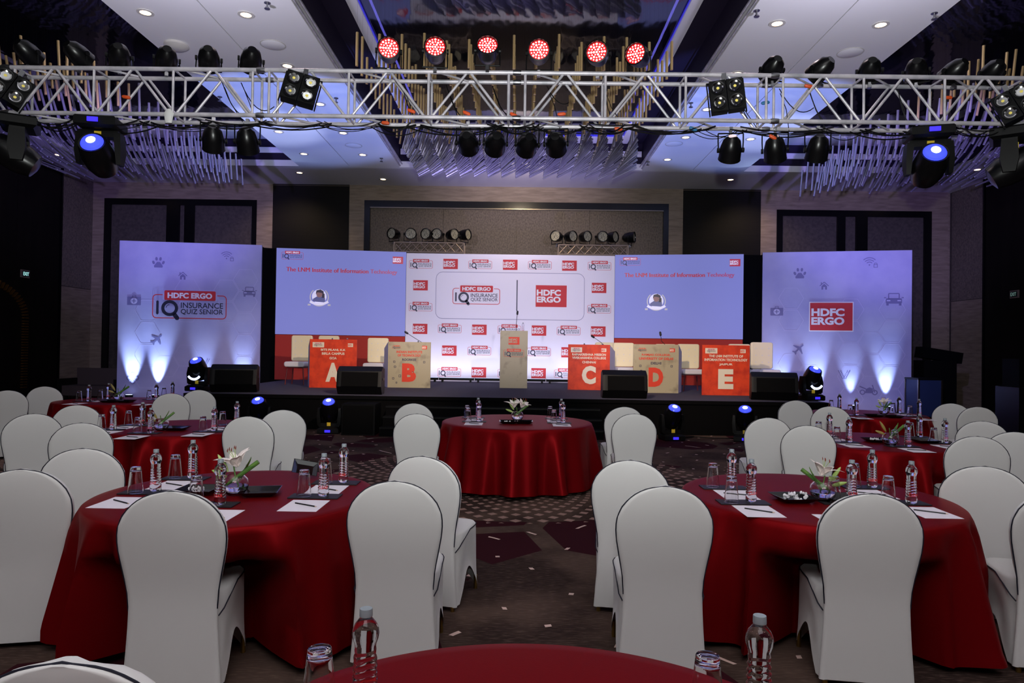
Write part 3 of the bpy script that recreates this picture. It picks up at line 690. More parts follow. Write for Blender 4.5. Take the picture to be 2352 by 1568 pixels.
MB().box((0, 0, .09), (1.0, .09, .07)).build('housing', 'black_plastic', bt); MB().box((0, .01, .126), (.96, .04, .004)).build('lens_strip', 'glow_white', bt)
for s in (-.4, .4): MB().box((s, 0, .03), (.05, .16, .06)).build('foot', 'black_plastic', bt)
bt = Proto(bt)
for i in range(6):
    X = L0 + .55 + i * 1.02; bt.put((X, 19.5, SZ), 0, ('leftmost', 'second from the left', 'third from the left', 'third from the right', 'second from the right', 'rightmost')[i] + ' black LED batten under the centre backdrop', 'battens under the backdrop')
    lamp('batten_beam', 'AREA', (X, 19.5, SZ + .15), (X, 20.0, 3.4), 6, (.74, .78, 1), .95, sizey=.05)
# ------------------------------------------------------------------ team desks and lectern
def desk(px0, px1, pyb, Y, H_, col, side, lines, letter, label, dark=False, skew=0):
    a = aty(px0, pyb, Y); b = aty(px1, pyb, Y); W = b.x - a.x; cx = (a.x + b.x) / 2
    t = thing('team_desk', label, 'desk', (cx, Y, SZ), RD(skew))
    x0, x1 = -W / 2, W / 2
    MB().bx(x0, x1, 0, .03, 0, H_).build('front_panel', col, t, False)
    for s, X in ((-1, x0), (1, x1)):         # wings splay out and back, tops slope down to the rear
        g = MB(); o = s * .2 if s == side else -s * .16
        P = [(X, .0, 0), (X + o, .55, 0), (X + o, .55, H_ - .16), (X, 0, H_)]; Q = [(x - s * .025, y + .01, z) for x, y, z in P]
        g.loft([P, Q]); g.build('side_panel', 'desk_side', t, False)
    g = MB(); eL, eR = (-.19, -.15) if side < 0 else (.15, .19); P = [(x0 + .03, .03, H_ - .2), (x1 - .03, .03, H_ - .2), (x1 + eR - .03, .54, H_ - .24), (x0 + eL + .03, .54, H_ - .24)]
    g.loft([P, [(x, y, z - .025) for x, y, z in P]]); g.build('worktop', 'desk_side', t, False)
    tc, lc, cc = (('desk_cream', 'desk_cream', 'desk_cream') if not dark else ('desk_red', 'print_grey', 'desk_red'))
    zs_ = (.903, .82, .715)
    for i, (s, w_) in enumerate(lines):
        p = Print(); z = zs_[i] * H_ / 1.12; p.text(s, -w_ / 2, w_ / 2, z - .058, z, 0, 1, .035); p.done('lettering', [lc if i == len(lines) - 1 else tc], t)
    p = Print(); p.text(letter, -.17, .17, .14, .585, 0, 1, .06); p.done('team_letter', [cc], t)
    p = Print(); p.rect(-.135, .135, -.06, .06, 0, 1)
    if not dark: p.done('logo_patch', ['desk_cream'], t).location = (x0 + .2, 0, H_ - .13)
    logo('i', IM if not dark else ['desk_red', 'desk_beige', 'print_grey', 'desk_beige'], t, (x0 + .2, -.006, H_ - .13), .2)
    logo('h', ['desk_cream', 'desk_red'] if not dark else ['desk_red', 'desk_cream'], t, (x1 - .15, -.001, H_ - .13), .12)
    if dark:
        for X, Z, s in ((-.36, .62, .05), (-.34, .5, .05), (-.22, .28, .06), (-.38, .22, .05), (.36, .62, .05), (-.3, .12, .04)):
            p = Print(); p.frame(X - s / 2, X + s / 2, Z - s / 2, Z + s / 2, .01, .01, 0, 1); p.done('icon_print', ['print_grey'], t)
    return t
DK = [desk(710, 818, 891, 15.9, 1.13, 'desk_orange', -1, (('BITS PILANI, K.K', .58), ('BIRLA CAMPUS', .53), ('GOA', .17)), 'A', 'orange team desk lettered A at the left end of the stage'),
      desk(890, 988, 889, 16.4, 1.10, 'desk_beige', -1, (('INDIAN INSTITUTE', .62), ('OF TECHNOLOGY', .56), ('ROORKEE', .34)), 'B', 'beige team desk with a red letter B', True),
      desk(1304, 1400, 894, 16.6, 1.10, 'desk_orange', 1, (('RAMAKRISHNA MISSION', .82), ('VIVEKANANDA COLLEGE', .82), ('CHENNAI', .33)), 'C', 'orange team desk lettered C right of the lectern'),
      desk(1454, 1558, 902, 15.8, 1.12, 'desk_beige', 1, (('RAMJAS COLLEGE,', .66), ('UNIVERSITY OF DELHI', .78), ('DELHI', .24)), 'D', 'beige team desk with a red letter D', True),
      desk(1612, 1721, 908, 15.3, 1.12, 'desk_orange', 1, (('THE LNM INSTITUTE OF', .76), ('INFORMATION TECHNOLOGY', .96), ('JAIPUR', .3)), 'E', 'orange team desk lettered E at the right end of the stage')]
lp = aty(1179, 891, 16.9)
lt = thing('lectern', 'narrow grey-beige lectern with two logos at the stage centre', 'lectern', (lp.x, 16.9, SZ))
MB().bx(-.34, .34, 0, .03, 0, 1.42).build('front_panel', 'desk_beige', lt, False)
for s in (-1, 1): MB().bx(s * .34, s * .315, .03, .45, 0, 1.36).build('side_panel', 'desk_side', lt, False)
MB().box((0, .26, 1.36), (.62, .42, .025), rx=RD(-8)).build('reading_top', 'desk_side', lt, False)
logo('h', ['desk_red', 'desk_beige'], lt, (0, -.003, 1.17), .27); logo('i', ['desk_red', 'desk_beige', 'print_grey', 'desk_beige'], lt, (0, -.003, .86), .5)
def mic(p0, pts, label):
    t = thing('gooseneck_microphone', label, 'microphone', p0)
    MB().lathe([(.06, 0), (.06, .02), (.02, .03)], 14).build('base', 'mic', t)
    MB().tube([(0, 0, .02)] + pts, .007, 6).build('stem', 'mic', t)
    q = Vector(pts[-1]); r = (q - Vector(pts[-2])).normalized(); MB().tube([q, q + r * .02, q + r * .09, q + r * .11], [.01, .026, .026, .008], 10).build('windscreen', 'mic', t)
mic((lp.x + .05, 17.12, SZ + 1.40), [(0, 0, .2), (.02, 0, .42)], 'tall thin microphone standing on the lectern')
def on_desk(px, Y, py): p = aty(px, py, Y); return p
mic((DK[1].location.x + .3, 16.68, SZ + .88), [(-.05, 0, .22), (-.22, 0, .32), (-.38, 0, .42)], 'gooseneck microphone leaning left on desk B')
mic((DK[2].location.x + .42, 16.88, SZ + .88), [(-.03, 0, .22), (-.1, 0, .28), (-.26, 0, .39)], 'gooseneck microphone leaning left on desk C')
mic((DK[3].location.x + .3, 16.08, SZ + .9), [(-.02, 0, .2), (-.12, 0, .3), (-.14, 0, .42)], 'gooseneck microphone on desk D')
def bottle_small(p, label, g=None):
    BOT_P.put(p, random.uniform(0, 6), label, g)

# chairs behind the desks: cream quilted backs
sc = thing('stage_chair', '', 'chair')
b = MB()
def rbox(hw, y0, y1, z0, z1, r=.05):
    def ring(y, g):
        P = []
        for cx, cz, a0 in ((hw - r, z0 + r, -90), (hw - r, z1 - r, 0), (-hw + r, z1 - r, 90), (-hw + r, z0 + r, 180)):
            P += [(cx + (r - g) * cos(RD(a0 + 30 * k)), y, cz + (r - g) * sin(RD(a0 + 30 * k))) for k in range(4)]
        return P
    return [ring(y0, .02), ring(y0 + .015, 0), ring(y1 - .015, 0), ring(y1, .02)]
b.loft(rbox(.27, .0, .09, .55, 1.16)); b.build('backrest', 'cream_leather', sc)
bt_ = MB()
for i in range(3):
    for j in range(3): bt_.lathe([(.0, -.006), (.012, 0)], 8, ((i - 1) * .16, -.001, .70 + j * .16), mx=Matrix.Rotation(pi / 2, 4, 'X'))
bt_.build('buttons', 'ivory_fur', sc)
MB().loft(rbox(.26, -.46, .02, .42, .54)).build('seat', 'ivory_fur', sc)
MB().box((0, -.2, .40), (.4, .4, .03)).build('seat_frame', 'chair_red', sc, False)
for sx in (-1, 1):
    for sy in (-.38, -.02): MB().tube([(sx * .2, sy, .4), (sx * .24, sy + (.03 if sy > -.1 else -.03), 0)], .015, 8).build('leg', 'chair_red', sc)
sc = Proto(sc)
for px, pt, Y, t in ((693, 770, 17.3, 'left of desk A'), (755, 771, 18.2, 'behind the middle of desk A'), (868, 776, 17.6, 'between desks A and B'), (1390, 786, 18.6, 'behind the right edge of desk C'),
                     (1433, 787, 17.6, 'between desks C and D'), (1529, 790, 17.9, 'behind the middle of desk D'), (1582, 790, 17.0, 'right of desk D'), (1699, 790, 17.2, 'behind the right half of desk E'), (1751, 786, 16.6, 'right of desk E')):
    p = aty(px, pt, Y); sc.put((p.x, Y, SZ), RD(random.uniform(-6, 6)), 'stage chair with square cream quilted back, ' + t, 'chairs behind the team desks', scale=(1, 1, max(.9, min(1.12, (p.z - SZ) / 1.16))))

# ------------------------------------------------------------------ wedge monitors
def wedge(p, rz, s, label):
    t = thing('stage_monitor', label, 'speaker', p, rz)
    P = [(-.05, 0), (-.2, .16), (-.13, .46), (.07, .55), (.30, .50), (.34, .1), (.3, 0)]
    b = MB(); W = .43
    b.loft([[(-W * .97, y, z) for y, z in P], [(-W * .9 - .06, y * .96 + .0, z * .98 + .005) for y, z in P]][::-1] + [[(-W * .9, y, z) for y, z in P], [(W * .9, y, z) for y, z in P], [(W * .97, y * .96, z * .98 + .005) for y, z in P]])
    b.build('cabinet', 'black_plastic', t, ang=30)
    MB().loft([[(-W * .82, -.06, .02), (W * .82, -.06, .02), (W * .82, -.205, .17), (-W * .82, -.205, .17)], [(-W * .82, -.07, .02), (W * .82, -.07, .02), (W * .82, -.215, .17), (-W * .82, -.215, .17)]]).build('foot_rail', 'black_plastic', t, False)
    MB().loft([[(-W * .82, -.212, .17), (W * .82, -.212, .17), (W * .82, -.145, .44), (-W * .82, -.145, .44)], [(-W * .82, -.2, .17), (W * .82, -.2, .17), (W * .82, -.13, .44), (-W * .82, -.13, .44)]]).build('grille', 'black_grille', t, False)
    for q in (-1, 1): MB().box((q * W * .98, .08, .3), (.02, .14, .05)).build('handle', 'black_gloss', t, False)
    t.scale = (s, s, s)
for px, py, Y, rz, t in ((540, 900, 13.95, 14, 'black wedge monitor on the left corner of the stage'), (829, 905, 13.85, 3, 'black wedge monitor standing in front of desk A'),
                      (1435, 916, 13.85, -2, 'black wedge monitor standing between desks C and D'), (1779, 918, 13.95, -14, 'black wedge monitor on the right corner of the stage')):
    wedge((aty(px, py, Y).x, Y, SZ), RD(rz), 1.03, t)

# ------------------------------------------------------------------ moving heads
def moving_head(tilt, big=1):
    t = thing('moving_head_light', '', 'stage light')
    b = MB(); b.lathe([(.235, 0), (.25, .015), (.25, .08), (.20, .105), (.08, .115)], 4, rot=pi / 4); b.v = [(x, y * .85, z) for x, y, z in b.v]; b.build('base', 'black_plastic', t, ang=20)
    MB().box((0, -.185, .05), (.09, .012, .04)).build('display', 'lens_violet', t, False)
    y = MB(); y.box((0, 0, .14), (.34, .12, .06))
    for s in (-1, 1): y.loft([[(s * .13, -.06, .13), (s * .19, -.06, .13), (s * .19, .06, .13), (s * .13, .06, .13)], [(s * .15, -.075, .3), (s * .20, -.07, .3), (s * .20, .07, .3), (s * .15, .075, .3)], [(s * .155, -.05, .42), (s * .19, -.045, .42), (s * .19, .045, .42), (s * .155, .05, .42)]])
    y.build('yoke', 'black_plastic', t); MB().box((0, -.068, .155), (.06, .006, .06)).build('warning_sticker', 'yellow_tag', t, False)
    h = MB(); h.lathe([(.05, -.17), (.11, -.15), (.14, -.05), (.145, .05), (.13, .16), (.115, .21), (.10, .205)], 22)
    mx = Matrix.Translation((0, 0, .36)) @ Matrix.Rotation(RD(tilt), 4, 'X'); h.v = [tuple(mx @ Vector(p)) for p in h.v]; hd = h.build('head', 'black_gloss', t)
    l = MB(); l.lathe([(.098, .206), (.085, .225), (.04, .238), (.0, .24)], 22, cap=False); l.v = [tuple(mx @ Vector(p)) for p in l.v]; l.build('lens', 'lens_blue', hd)
    l = MB(); l.lathe([(.04, .241), (.03, .247), (0, .249)], 16, cap=False); l.v = [tuple(mx @ Vector(p)) for p in l.v]; l.build('lens_glow', 'lens_core', hd)
    t.scale = (big,) * 3
    return Proto(t)
mh_up = moving_head(32); mh_hang = moving_head(118)
# the two on the stage corners show a light crescent on the yoke
for px, Y, rz, t in ((597, 13.0, 0, 'moving head light on the carpet below the left end of the stage, behind a chair'), (757, 12.95, 5, 'moving head light on the carpet left of the stage steps'), (1543, 12.7, 10, 'moving head light on the carpet right of the centre table'), (1711, 12.7, -18, 'moving head light on the carpet, farthest right below the stage')):
    mh_up.put((aty(px, 960, Y).x, Y, 0), RD(rz), t, 'moving heads on the carpet', scale=(1.12,) * 3)
def corner_head(px, pyb, Y, rz, label):
    c = mh_up.put((aty(px, pyb, Y).x, Y, SZ), RD(rz), label, 'moving heads on the stage corners', scale=(1.18,) * 3)
    CORNER_KIDS.append(c)
corner_head(457, 893, 14.15, -8, 'moving head light on the left corner of the stage beside the wedge monitor')
corner_head(1862, 918, 14.1, 14, 'moving head light on the right corner of the stage beside the wedge monitor')
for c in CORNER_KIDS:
    q = Print(); q.ring(0, .36, .11, .15, 0, 1, 215, 325, 12); o = q.done('glowing_crescent', ['glow_white'], c); o.location = (0, -.15, -.02)  # emissive crescent set in front of the yoke
sb = thing('subwoofer', 'low black speaker box on the carpet left of the stage steps', 'speaker', (aty(833, 960, 13.0).x, 12.9, 0))
MB().box((0, 0, .29), (.62, .55, .58)).build('cabinet', 'black_gloss', sb, False); MB().box((0, -.28, .29), (.56, .02, .52)).build('grille', 'black_grille', sb, False)
cb_ = MB(); cb_.tube([(.2, 13.0 - .2, .012)] + [(.3 + .35 * k, 13.05 + .12 * sin(k * 1.9), .012) for k in range(1, 6)], .008, 5)
o = cb_.build('power_cable', 'black_plastic'); o.location = (2.75, 0, 0); tag(o, 'thin dark cable lying on the carpet before the stage right of the centre table', 'cable')

# ------------------------------------------------------------------ the lighting truss
TY0, TY1, TB, TT = 8.2, 8.5, 4.42, 4.97
def wx(px): return (px - 1190) * TY0 / 1568
tr = thing('lighting_truss', 'long silver box truss hung with stage lights across the hall', 'truss', (0, TY0, 0))
R_ = .026
joints = [-9.36 + 3.1 * k for k in range(7)]
zz = {0: TB, 1: TT}
for y in (0, TY1 - TY0):
    for z in (TB, TT):
        for k in range(6):
            MB().tube([(joints[k] + .004, y, z), (joints[k + 1] - .004, y, z)], R_, 12).build('chord', 'alu', tr)
        for j in joints[1:-1]: MB().tube([(j - .05, y, z), (j - .015, y, z), (j + .015, y, z), (j + .05, y, z)], [.03, .034, .034, .03], 12).build('coupler', 'clamp', tr)
for k in range(6):
    a = joints[k] + .1
    vs = [a + .9667 * i for i in range(4)]
    for y in (0, TY1 - TY0):
        for v in vs: MB().tube([(v, y, TB), (v, y, TT)], .016, 8).build('upright', 'alu', tr)
        for i in range(3):
            MB().tube([(vs[i] + .05, y, TB + .015), (vs[i] + .46, y, TT - .01)], .016, 8).build('diagonal', 'alu', tr)
            MB().tube([(vs[i] + .505, y, TT - .01), (vs[i] + .915, y, TB + .015)], .016, 8).build('diagonal', 'alu', tr)
    for z in (TB, TT):
        for i in range(4):
            MB().tube([(vs[i], 0, z), (vs[i], TY1 - TY0, z)], .013, 6).build('cross_brace', 'alu', tr)
            if i < 3: MB().tube([(vs[i] + .1, 0, z), (vs[i] + .48, TY1 - TY0, z)], .013, 6).build('cross_brace', 'alu', tr)
for s in (-1, 1):
    tw = thing('truss_tower', 'silver ground support tower at the %s end of the lighting truss, out of view' % ('left' if s < 0 else 'right'), 'truss', (s * 9.5, 8.35, 0))
    for dx in (-.13, .13):
        for dy in (-.13, .13): MB().tube([(dx, dy, .03), (dx, dy, 5.05)], .024, 8).build('chord', 'alu', tw)
    for k in range(10):
        z = .1 + k * .48; MB().tube([(-.13, -.13, z), (.13, -.13, z + .45)], .012, 6).build('diagonal', 'alu', tw); MB().tube([(.13, .13, z), (-.13, .13, z + .45)], .012, 6).build('diagonal', 'alu', tw)
    MB().box((0, 0, .015), (.7, .7, .03)).build('base_plate', 'alu_dark', tw, False)
# cables slung under and along the truss
cab = MB(); org_cab = Vector((0, 8.35, 4.36)); rnd = random.Random(3)
def sag(a, b, d, r=.008, n=10):
    a, b = Vector(a), Vector(b); return [a.lerp(b, i / n) - Vector((0, 0, d * 4 * (i / n) * (1 - i / n))) for i in range(n + 1)]
x = -6.1
while x < 6.1:
    L = rnd.uniform(.5, 1.1)
    for k in range(rnd.choice((3, 4, 5))):
        y = rnd.uniform(-.12, .12); cab.tube(sag((x + rnd.uniform(-.1, .1), y, .02), (x + L + rnd.uniform(-.1, .1), y + rnd.uniform(-.05, .05), .02), rnd.uniform(.02, .12)), rnd.choice((.005, .007, .009)), 5)
    x += L * .9
for px in (475, 520, 905, 1010, 1120, 1250, 1385, 1700, 1800, 1870, 2080):
    X = wx(px); cab.tube(sag((X, .1, .55), (X + rnd.uniform(.15, .5), .12, rnd.uniform(.1, .4)), rnd.uniform(.08, .2)), .006, 5)
    cab.tube([(X + .02, .12, .5), (X + .1, .13, .3), (X + rnd.uniform(.1, .35), .13, .03)], .005, 5)
o = cab.build('cable_loom', 'black_plastic'); o.location = org_cab; tag(o, 'tangle of thin black cables sagging along the lighting truss', 'cables', kind='stuff')
for px, py, m_, t in ((945, 255, 'orange', 'orange plug on the truss above the second red par light'), (1072, 260, 'orange', 'orange plug in the truss left of its centre joint'), (1180, 264, 'orange', 'orange plug at the centre joint of the truss'), (1290, 262, 'orange', 'orange plug in the truss right of its centre joint'),
                      (885, 282, 'orange', 'orange plug under the truss left of the hanging par lights'), (1420, 296, 'orange', 'orange plug under the truss right of the hanging par lights'), (290, 223, 'orange', 'orange plug tied to a diagonal on the left of the truss'), (1775, 315, 'orange', 'orange plug dangling between two hanging par lights on the right'),
                      (1857, 198, 'orange', 'orange plug on a truss diagonal right of the right blinder'), (1758, 236, 'blue_plug', 'blue plug taped inside the truss right of the right blinder'), (1592, 296, 'blue_plug', 'blue plug under the truss left of the right blinder'), (2177, 224, 'orange', 'orange plug in the truss at the far right')):
    q = aty(px, py, 8.36); c = MB(); c.tube([(-.05, 0, .005), (-.03, 0, 0), (.03, 0, 0), (.05, 0, -.005)], [.012, .022, .022, .012], 8); o = c.build('cable_plug', m_); o.location = q; o.rotation_euler = (0, rnd.uniform(-.5, .5), 0); tag(o, t, 'plug')
rg = MB(); rg.loft([[(r * cos(a) * f, r * sin(a) * .5, z) for a in [2 * pi * k / 9 for k in range(9)]] for r, z, f in ((.02, 0, 1), (.05, -.05, 1.2), (.06, -.12, .8), (.03, -.17, 1.3))]); o = rg.build('rag', 'spandex'); o.location = aty(388, 250, 8.16); tag(o, 'white rag tied under the left part of the truss', 'cloth')

def par(face, lens_m, name='par_light', yoke=True, tilt=0, flip=0, up=.26):
    """a par can along -y: housing, rear dome, bracket, clamp; centre of the can at the origin"""
    t = thing(name, '', 'stage light'); rx = Matrix.Rotation(pi * flip, 4, 'Z') @ Matrix.Rotation(RD(tilt), 4, 'X') @ Matrix.Rotation(pi / 2, 4, 'X')
    b = MB(); b.lathe([(.05, -.175), (.06, -.16), (.10, -.12), (.125, -.02), (.128, .10), (.132, .115), (.118, .118), (.112, .09)], 20, mx=rx); body = b.build('housing', 'black_gloss', t)
    f = MB(); f.lathe([(.113, .092), (0, .092)], 20, mx=rx, cap=False); f.build('lens_plate', face, body)
    if lens_m:
        l = MB(); k = 0
        for ring_, n in ((.0, 1), (.032, 6), (.062, 12), (.092, 16)):
            for i in range(n):
                a = 2 * pi * i / n; r = .0125 if (i % 2 == 0) else .0085
                l.lathe([(r, .094), (r * .7, .099), (0, .101)], 8, (0, 0, 0), mx=rx @ Matrix.Translation((ring_ * cos(a), ring_ * sin(a), 0)), cap=False)
        l.build('led_lenses', lens_m, body)
    if yoke:
        y = MB()
        for s in (-1, 1): y.tube([(s * .14, 0, 0), (s * .145, .0, .1), (s * .145, 0, up)], .008, 6); y.lathe([(.03, 0), (.03, .025)], 10, (s * .13, 0, 0), mx=Matrix.Rotation(s * pi / 2, 4, 'Y'))
        y.tube([(-.145, 0, up), (.145, 0, up)], .009, 6); y.build('bracket', 'black_plastic', t)
        c = MB(); c.box((0, 0, up + .02), (.03, .03, .04)); c.box((0, 0, up + .05), (.04, .06, .04)); c.build('clamp', 'clamp', t, False)
    return Proto(t)
par_hang = par('black_plastic', None, tilt=14, flip=1, up=.185); par_side = par('black_plastic', None, tilt=48, flip=1, up=.2); par_top = par('black_plastic', None, tilt=-24, flip=1, up=.14); par_red = par('led_redface', 'led_red', up=.2); par_off = par('led_off', None, up=.17)
ORD = ('first', 'second', 'third', 'fourth', 'fifth', 'sixth')
# red pars on the top chord: bracket turned down
def aimed(P_, loc, tilt, pan, down, label, group, s=1):
    """rotate the whole fixture; 'down' flips the bracket below the can"""
    c = P_.put(loc, 0, label, group, scale=(s,) * 3); c.rotation_euler = Euler((RD(tilt), RD(180) if down else 0, RD(pan)), 'XYZ'); return c
for i, (px, py, pan, tl_) in enumerate(((893, 118, 10, -4), (1000, 118, 6, 14), (1120, 117, 2, 30), (1238, 122, -2, -4), (1373, 126, -14, -8), (1467, 129, -32, -8))):
    q = aty(px, py, 8.22); aimed(par_red, (q.x, 8.22, q.z), tl_ * .5, pan, True, 'red glowing par light on top of the truss, %s of six from the left' % ORD[i], 'red par lights', 1.04)
for px, pz, t in ((1075, 328, 'first'), (1138, 330, 'second'), (1211, 332, 'third'), (1277, 331, 'fourth')):
    q = aty(px, pz, 8.5); par_hang.put((q.x, 8.5, q.z), RD(random.uniform(-8, 8)), 'black par light hanging under the centre of the truss, %s of four from the left' % t, 'par lights under the truss centre', scale=(1.02,) * 3)
for px, pz, pan, t in ((490, 322, 20, 'black par light hanging under the truss at the left, outer of two'), (568, 326, 10, 'black par light hanging under the truss at the left, inner of two'),
                       (1678, 345, -6, 'black par light hanging under the right half of the truss, left one of three'), (1780, 345, -24, 'black par light hanging under the right half of the truss, middle one of three'), (1878, 343, -10, 'black par light hanging under the right half of the truss, right one of three')):
    q = aty(px, pz, 8.5); par_side.put((q.x, 8.5, q.z), RD(pan), t, 'par lights under the truss sides', scale=(1.05,) * 3)
# dark cans standing on top, seen from behind
for px, py, t in ((65, 122, 'outermost on the left'), (180, 126, 'second from the left end'), (275, 130, 'third from the left end'), (383, 136, 'against the edge of the left white ceiling panel'), (480, 136, 'against the left white ceiling panel, middle'), (577, 138, 'against the left white ceiling panel, left of the blinder'),
                  (1773, 160, 'against the right white ceiling panel, right of the blinder'), (1884, 161, 'against the right white ceiling panel, middle'), (1997, 163, 'against the edge of the right white ceiling panel'), (2104, 164, 'third from the right end'), (2190, 166, 'second from the right end'), (2278, 168, 'outermost on the right')):
    q = aty(px, py, 8.45); par_top.put((q.x, 8.45, q.z), 0, 'dark spotlight standing on the truss, ' + t, 'spotlights on top of the truss', rot=(0, RD(180), RD(random.uniform(-35, 35))), scale=(1.02,) * 3)
# four-lamp blinders
bl = thing('blinder_light', '', 'stage light')
MB().box((-.095, 0, 0), (.18, .12, .37)).build('housing', 'black_plastic', bl, False); MB().box((.095, 0, 0), (.18, .12, .37)).build('housing', 'black_plastic', bl, False)
rx = Matrix.Rotation(pi / 2, 4, 'X')
for sx in (-.095, .095):
    for sz in (-.09, .09):
        o = MB(); o.lathe([(.066, .061), (.062, .068), (.03, .052), (.012, .045)], 20, (sx, 0, sz), mx=rx); lr = o.build('reflector', 'blinder_lens', bl); o = MB(); o.lathe([(.082, .06), (.082, .075), (.068, .072), (.066, .06)], 20, (sx, 0, sz), mx=rx, cap=False); o.build('lens_ring', 'black_gloss', bl)
        o = MB(); o.lathe([(.017, .05), (.017, .062), (0, .064)], 10, (sx, 0, sz), mx=rx); o.build('lamp_chip', 'blinder_chip', lr)
y_ = MB()
for s in (-1, 1): y_.box((s * .205, .03, .0), (.012, .03, .40))
y_.box((0, .03, .2), (.42, .03, .012)); y_.build('bracket', 'black_plastic', bl, False); MB().box((0, .03, .25), (.05, .06, .09)).build('clamp', 'clamp', bl, False)
bl = Proto(bl)
for px, py, r, t in ((690, 206, (RD(-14), RD(12), RD(14)), 'four-lamp blinder light on the truss left of centre, tilted'), (1669, 222, (RD(-6), RD(-6), RD(-10)), 'four-lamp blinder light on the truss right of centre'), (22, 203, (RD(-10), RD(26), RD(38)), 'four-lamp blinder light at the left edge of the picture'), (2334, 240, (RD(-10), RD(-24), RD(-34)), 'four-lamp blinder light at the right edge of the picture')):
    q = aty(px, py, 8.08); bl.put((q.x, 8.08, q.z), 0, t, None, rot=r, scale=(1.02,) * 3)
# moving heads hung below
for px, pt, rz, t in ((45, 290, -60, 'moving head hanging from the truss at the left edge, lit blue'), (232, 291, 10, 'moving head hanging from the left part of the truss, lens bright blue'), (2132, 316, -14, 'moving head hanging from the right part of the truss, lens bright blue'), (2318, 320, 55, 'moving head hanging from the truss at the right edge, lit blue')):
    q = aty(px, pt, 8.35); c = mh_hang.put((q.x, 8.35, TB - .03), 0, t, None, scale=(1.32,) * 3)
    c.rotation_euler = (RD(180), 0, RD(rz + 180))

# small stage trusses behind the centre backdrop, six parked pars on each
for a, b, py, nm in ((905, 1066, 556, 'left'), (1283, 1443, 562, 'right')):
    Y = 20.75; A, B = aty(a, py, Y), aty(b, py + 2, Y); z1 = A.z; z0 = z1 - .29
    t = thing('small_truss', 'short flat truss behind the %s of the centre backdrop carrying six parked par lights' % nm, 'truss', (A.x, Y, 0)); W = B.x - A.x
    for y in (0, .28):
        for z in (z0, z1): MB().tube([(0, y, z), (W, y, z)], .022, 8).build('chord', 'alu_dark', t)
        n = 8
        for k in range(n): MB().tube([(W * k / n, y, z0 if k % 2 else z1), (W * (k + 1) / n, y, z1 if k % 2 else z0)], .012, 6).build('diagonal', 'alu_dark', t); MB().tube([(W * k / n, y, z1 if k % 2 else z0), (W * (k + 1) / n, y, z0 if k % 2 else z1)], .012, 6).build('diagonal', 'alu_dark', t)
        for X in (0, W): MB().tube([(X, y, 0), (X, y, z1)], .022, 8).build('upright', 'alu_dark', t)
    for k, u in enumerate(((-.01, .22, .47, .62, .82, 1.0), (-.02, .17, .38, .62, .77, 1.03))[nm == 'right']):
        p = Vector((A.x + W * u, Y + .12, z1 + .27)); pan = random.uniform(-30, 30) if k < 4 else random.uniform(40, 70)
        if nm == 'right' and k < 3: pan = random.uniform(-60, 40)
        par_off.put(p, 0, 'parked par light behind the %s of the backdrop, %s of six from the left' % (nm, ORD[k]), 'parked par lights', rot=(RD(0), RD(180), RD(pan)), scale=(1.3,) * 3)
# dim corners: sofa left, equipment right
so = thing('lounge_sofa', 'dim upholstered sofa in the dark behind the left tables', 'sofa', (aty(222, 860, 19.5).x, 19.5, 0))
MB().box((0, 0, .3), (1.5, .8, .28)).build('seat', 'sofa', so, False); MB().box((0, .36, .62), (1.5, .16, .6)).build('backrest', 'sofa', so, False)
for s in (-1, 1): MB().box((s * .8, 0, .38), (.14, .82, .5)).build('armrest', 'black_wood', so, False)
for sx in (-.65, .65):
    for sy in (-.32, .32): MB().box((sx, sy, .08), (.06, .06, .16)).build('leg', 'black_wood', so, False)
fc = thing('flight_case', 'dark blue-edged equipment case beside the right wing panel', 'case', (aty(2112, 900, 18.2).x + .1, 18.2, 0))
MB().box((0, 0, .52), (.6, .6, .96)).build('body', 'case_blue', fc, False); MB().box((0, 0, 1.02), (.64, .64, .05)).build('lid', 'black_plastic', fc, False)
for sx in (-1, 1):
    for sy in (-1, 1): MB().box((sx * .3, sy * .3, .52), (.04, .04, .98)).build('corner_edge', 'steel_trim', fc, False)
ls = thing('loudspeaker_stack', 'tall dark loudspeaker at the right edge in front of the wall', 'speaker', (aty(2335, 860, 14.5).x + .15, 14.5, 0))
MB().box((0, 0, .5), (.7, .7, 1.0)).build('subwoofer', 'black_gloss', ls, False); MB().box((0, 0, 1.3), (.55, .5, .58)).build('top_box', 'black_grille', ls, False)
sr = thing('stage_riser_stack', 'stack of black equipment on a stand right of the right wing panel', 'equipment', (aty(2125, 820, 18.9).x + .45, 19.2, 0))
MB().box((0, 0, .75), (.9, .5, 1.5)).build('cabinet', 'black_plastic', sr, False); MB().box((.1, 0, 1.65), (1.1, .4, .3), ry=.15).build('cover', 'black_cloth', sr, False)
# ================================================================== TABLES, CHAIRS, TABLEWARE
TABLES = [  # name for labels, x, y, radius
    ('nearest', .04, 1.27, .80, 'nearest table'),
    ('front left', -1.65, 4.05, .80, 'front left table'),
    ('front right', 1.85, 4.25, .80, 'front right table'),
    ('centre', 0, 8.4, .915, 'centre table'),
    ('middle left', -3.55, 7.3, .80, 'middle left table'),
    ('middle right', 3.64, 7.02, .80, 'middle right table'),
    ('far left', -6.25, 10.5, .80, 'far left table'),
    ('far right', 5.22, 10.25, .80, 'far right table')]
T = {t[0]: t for t in TABLES}
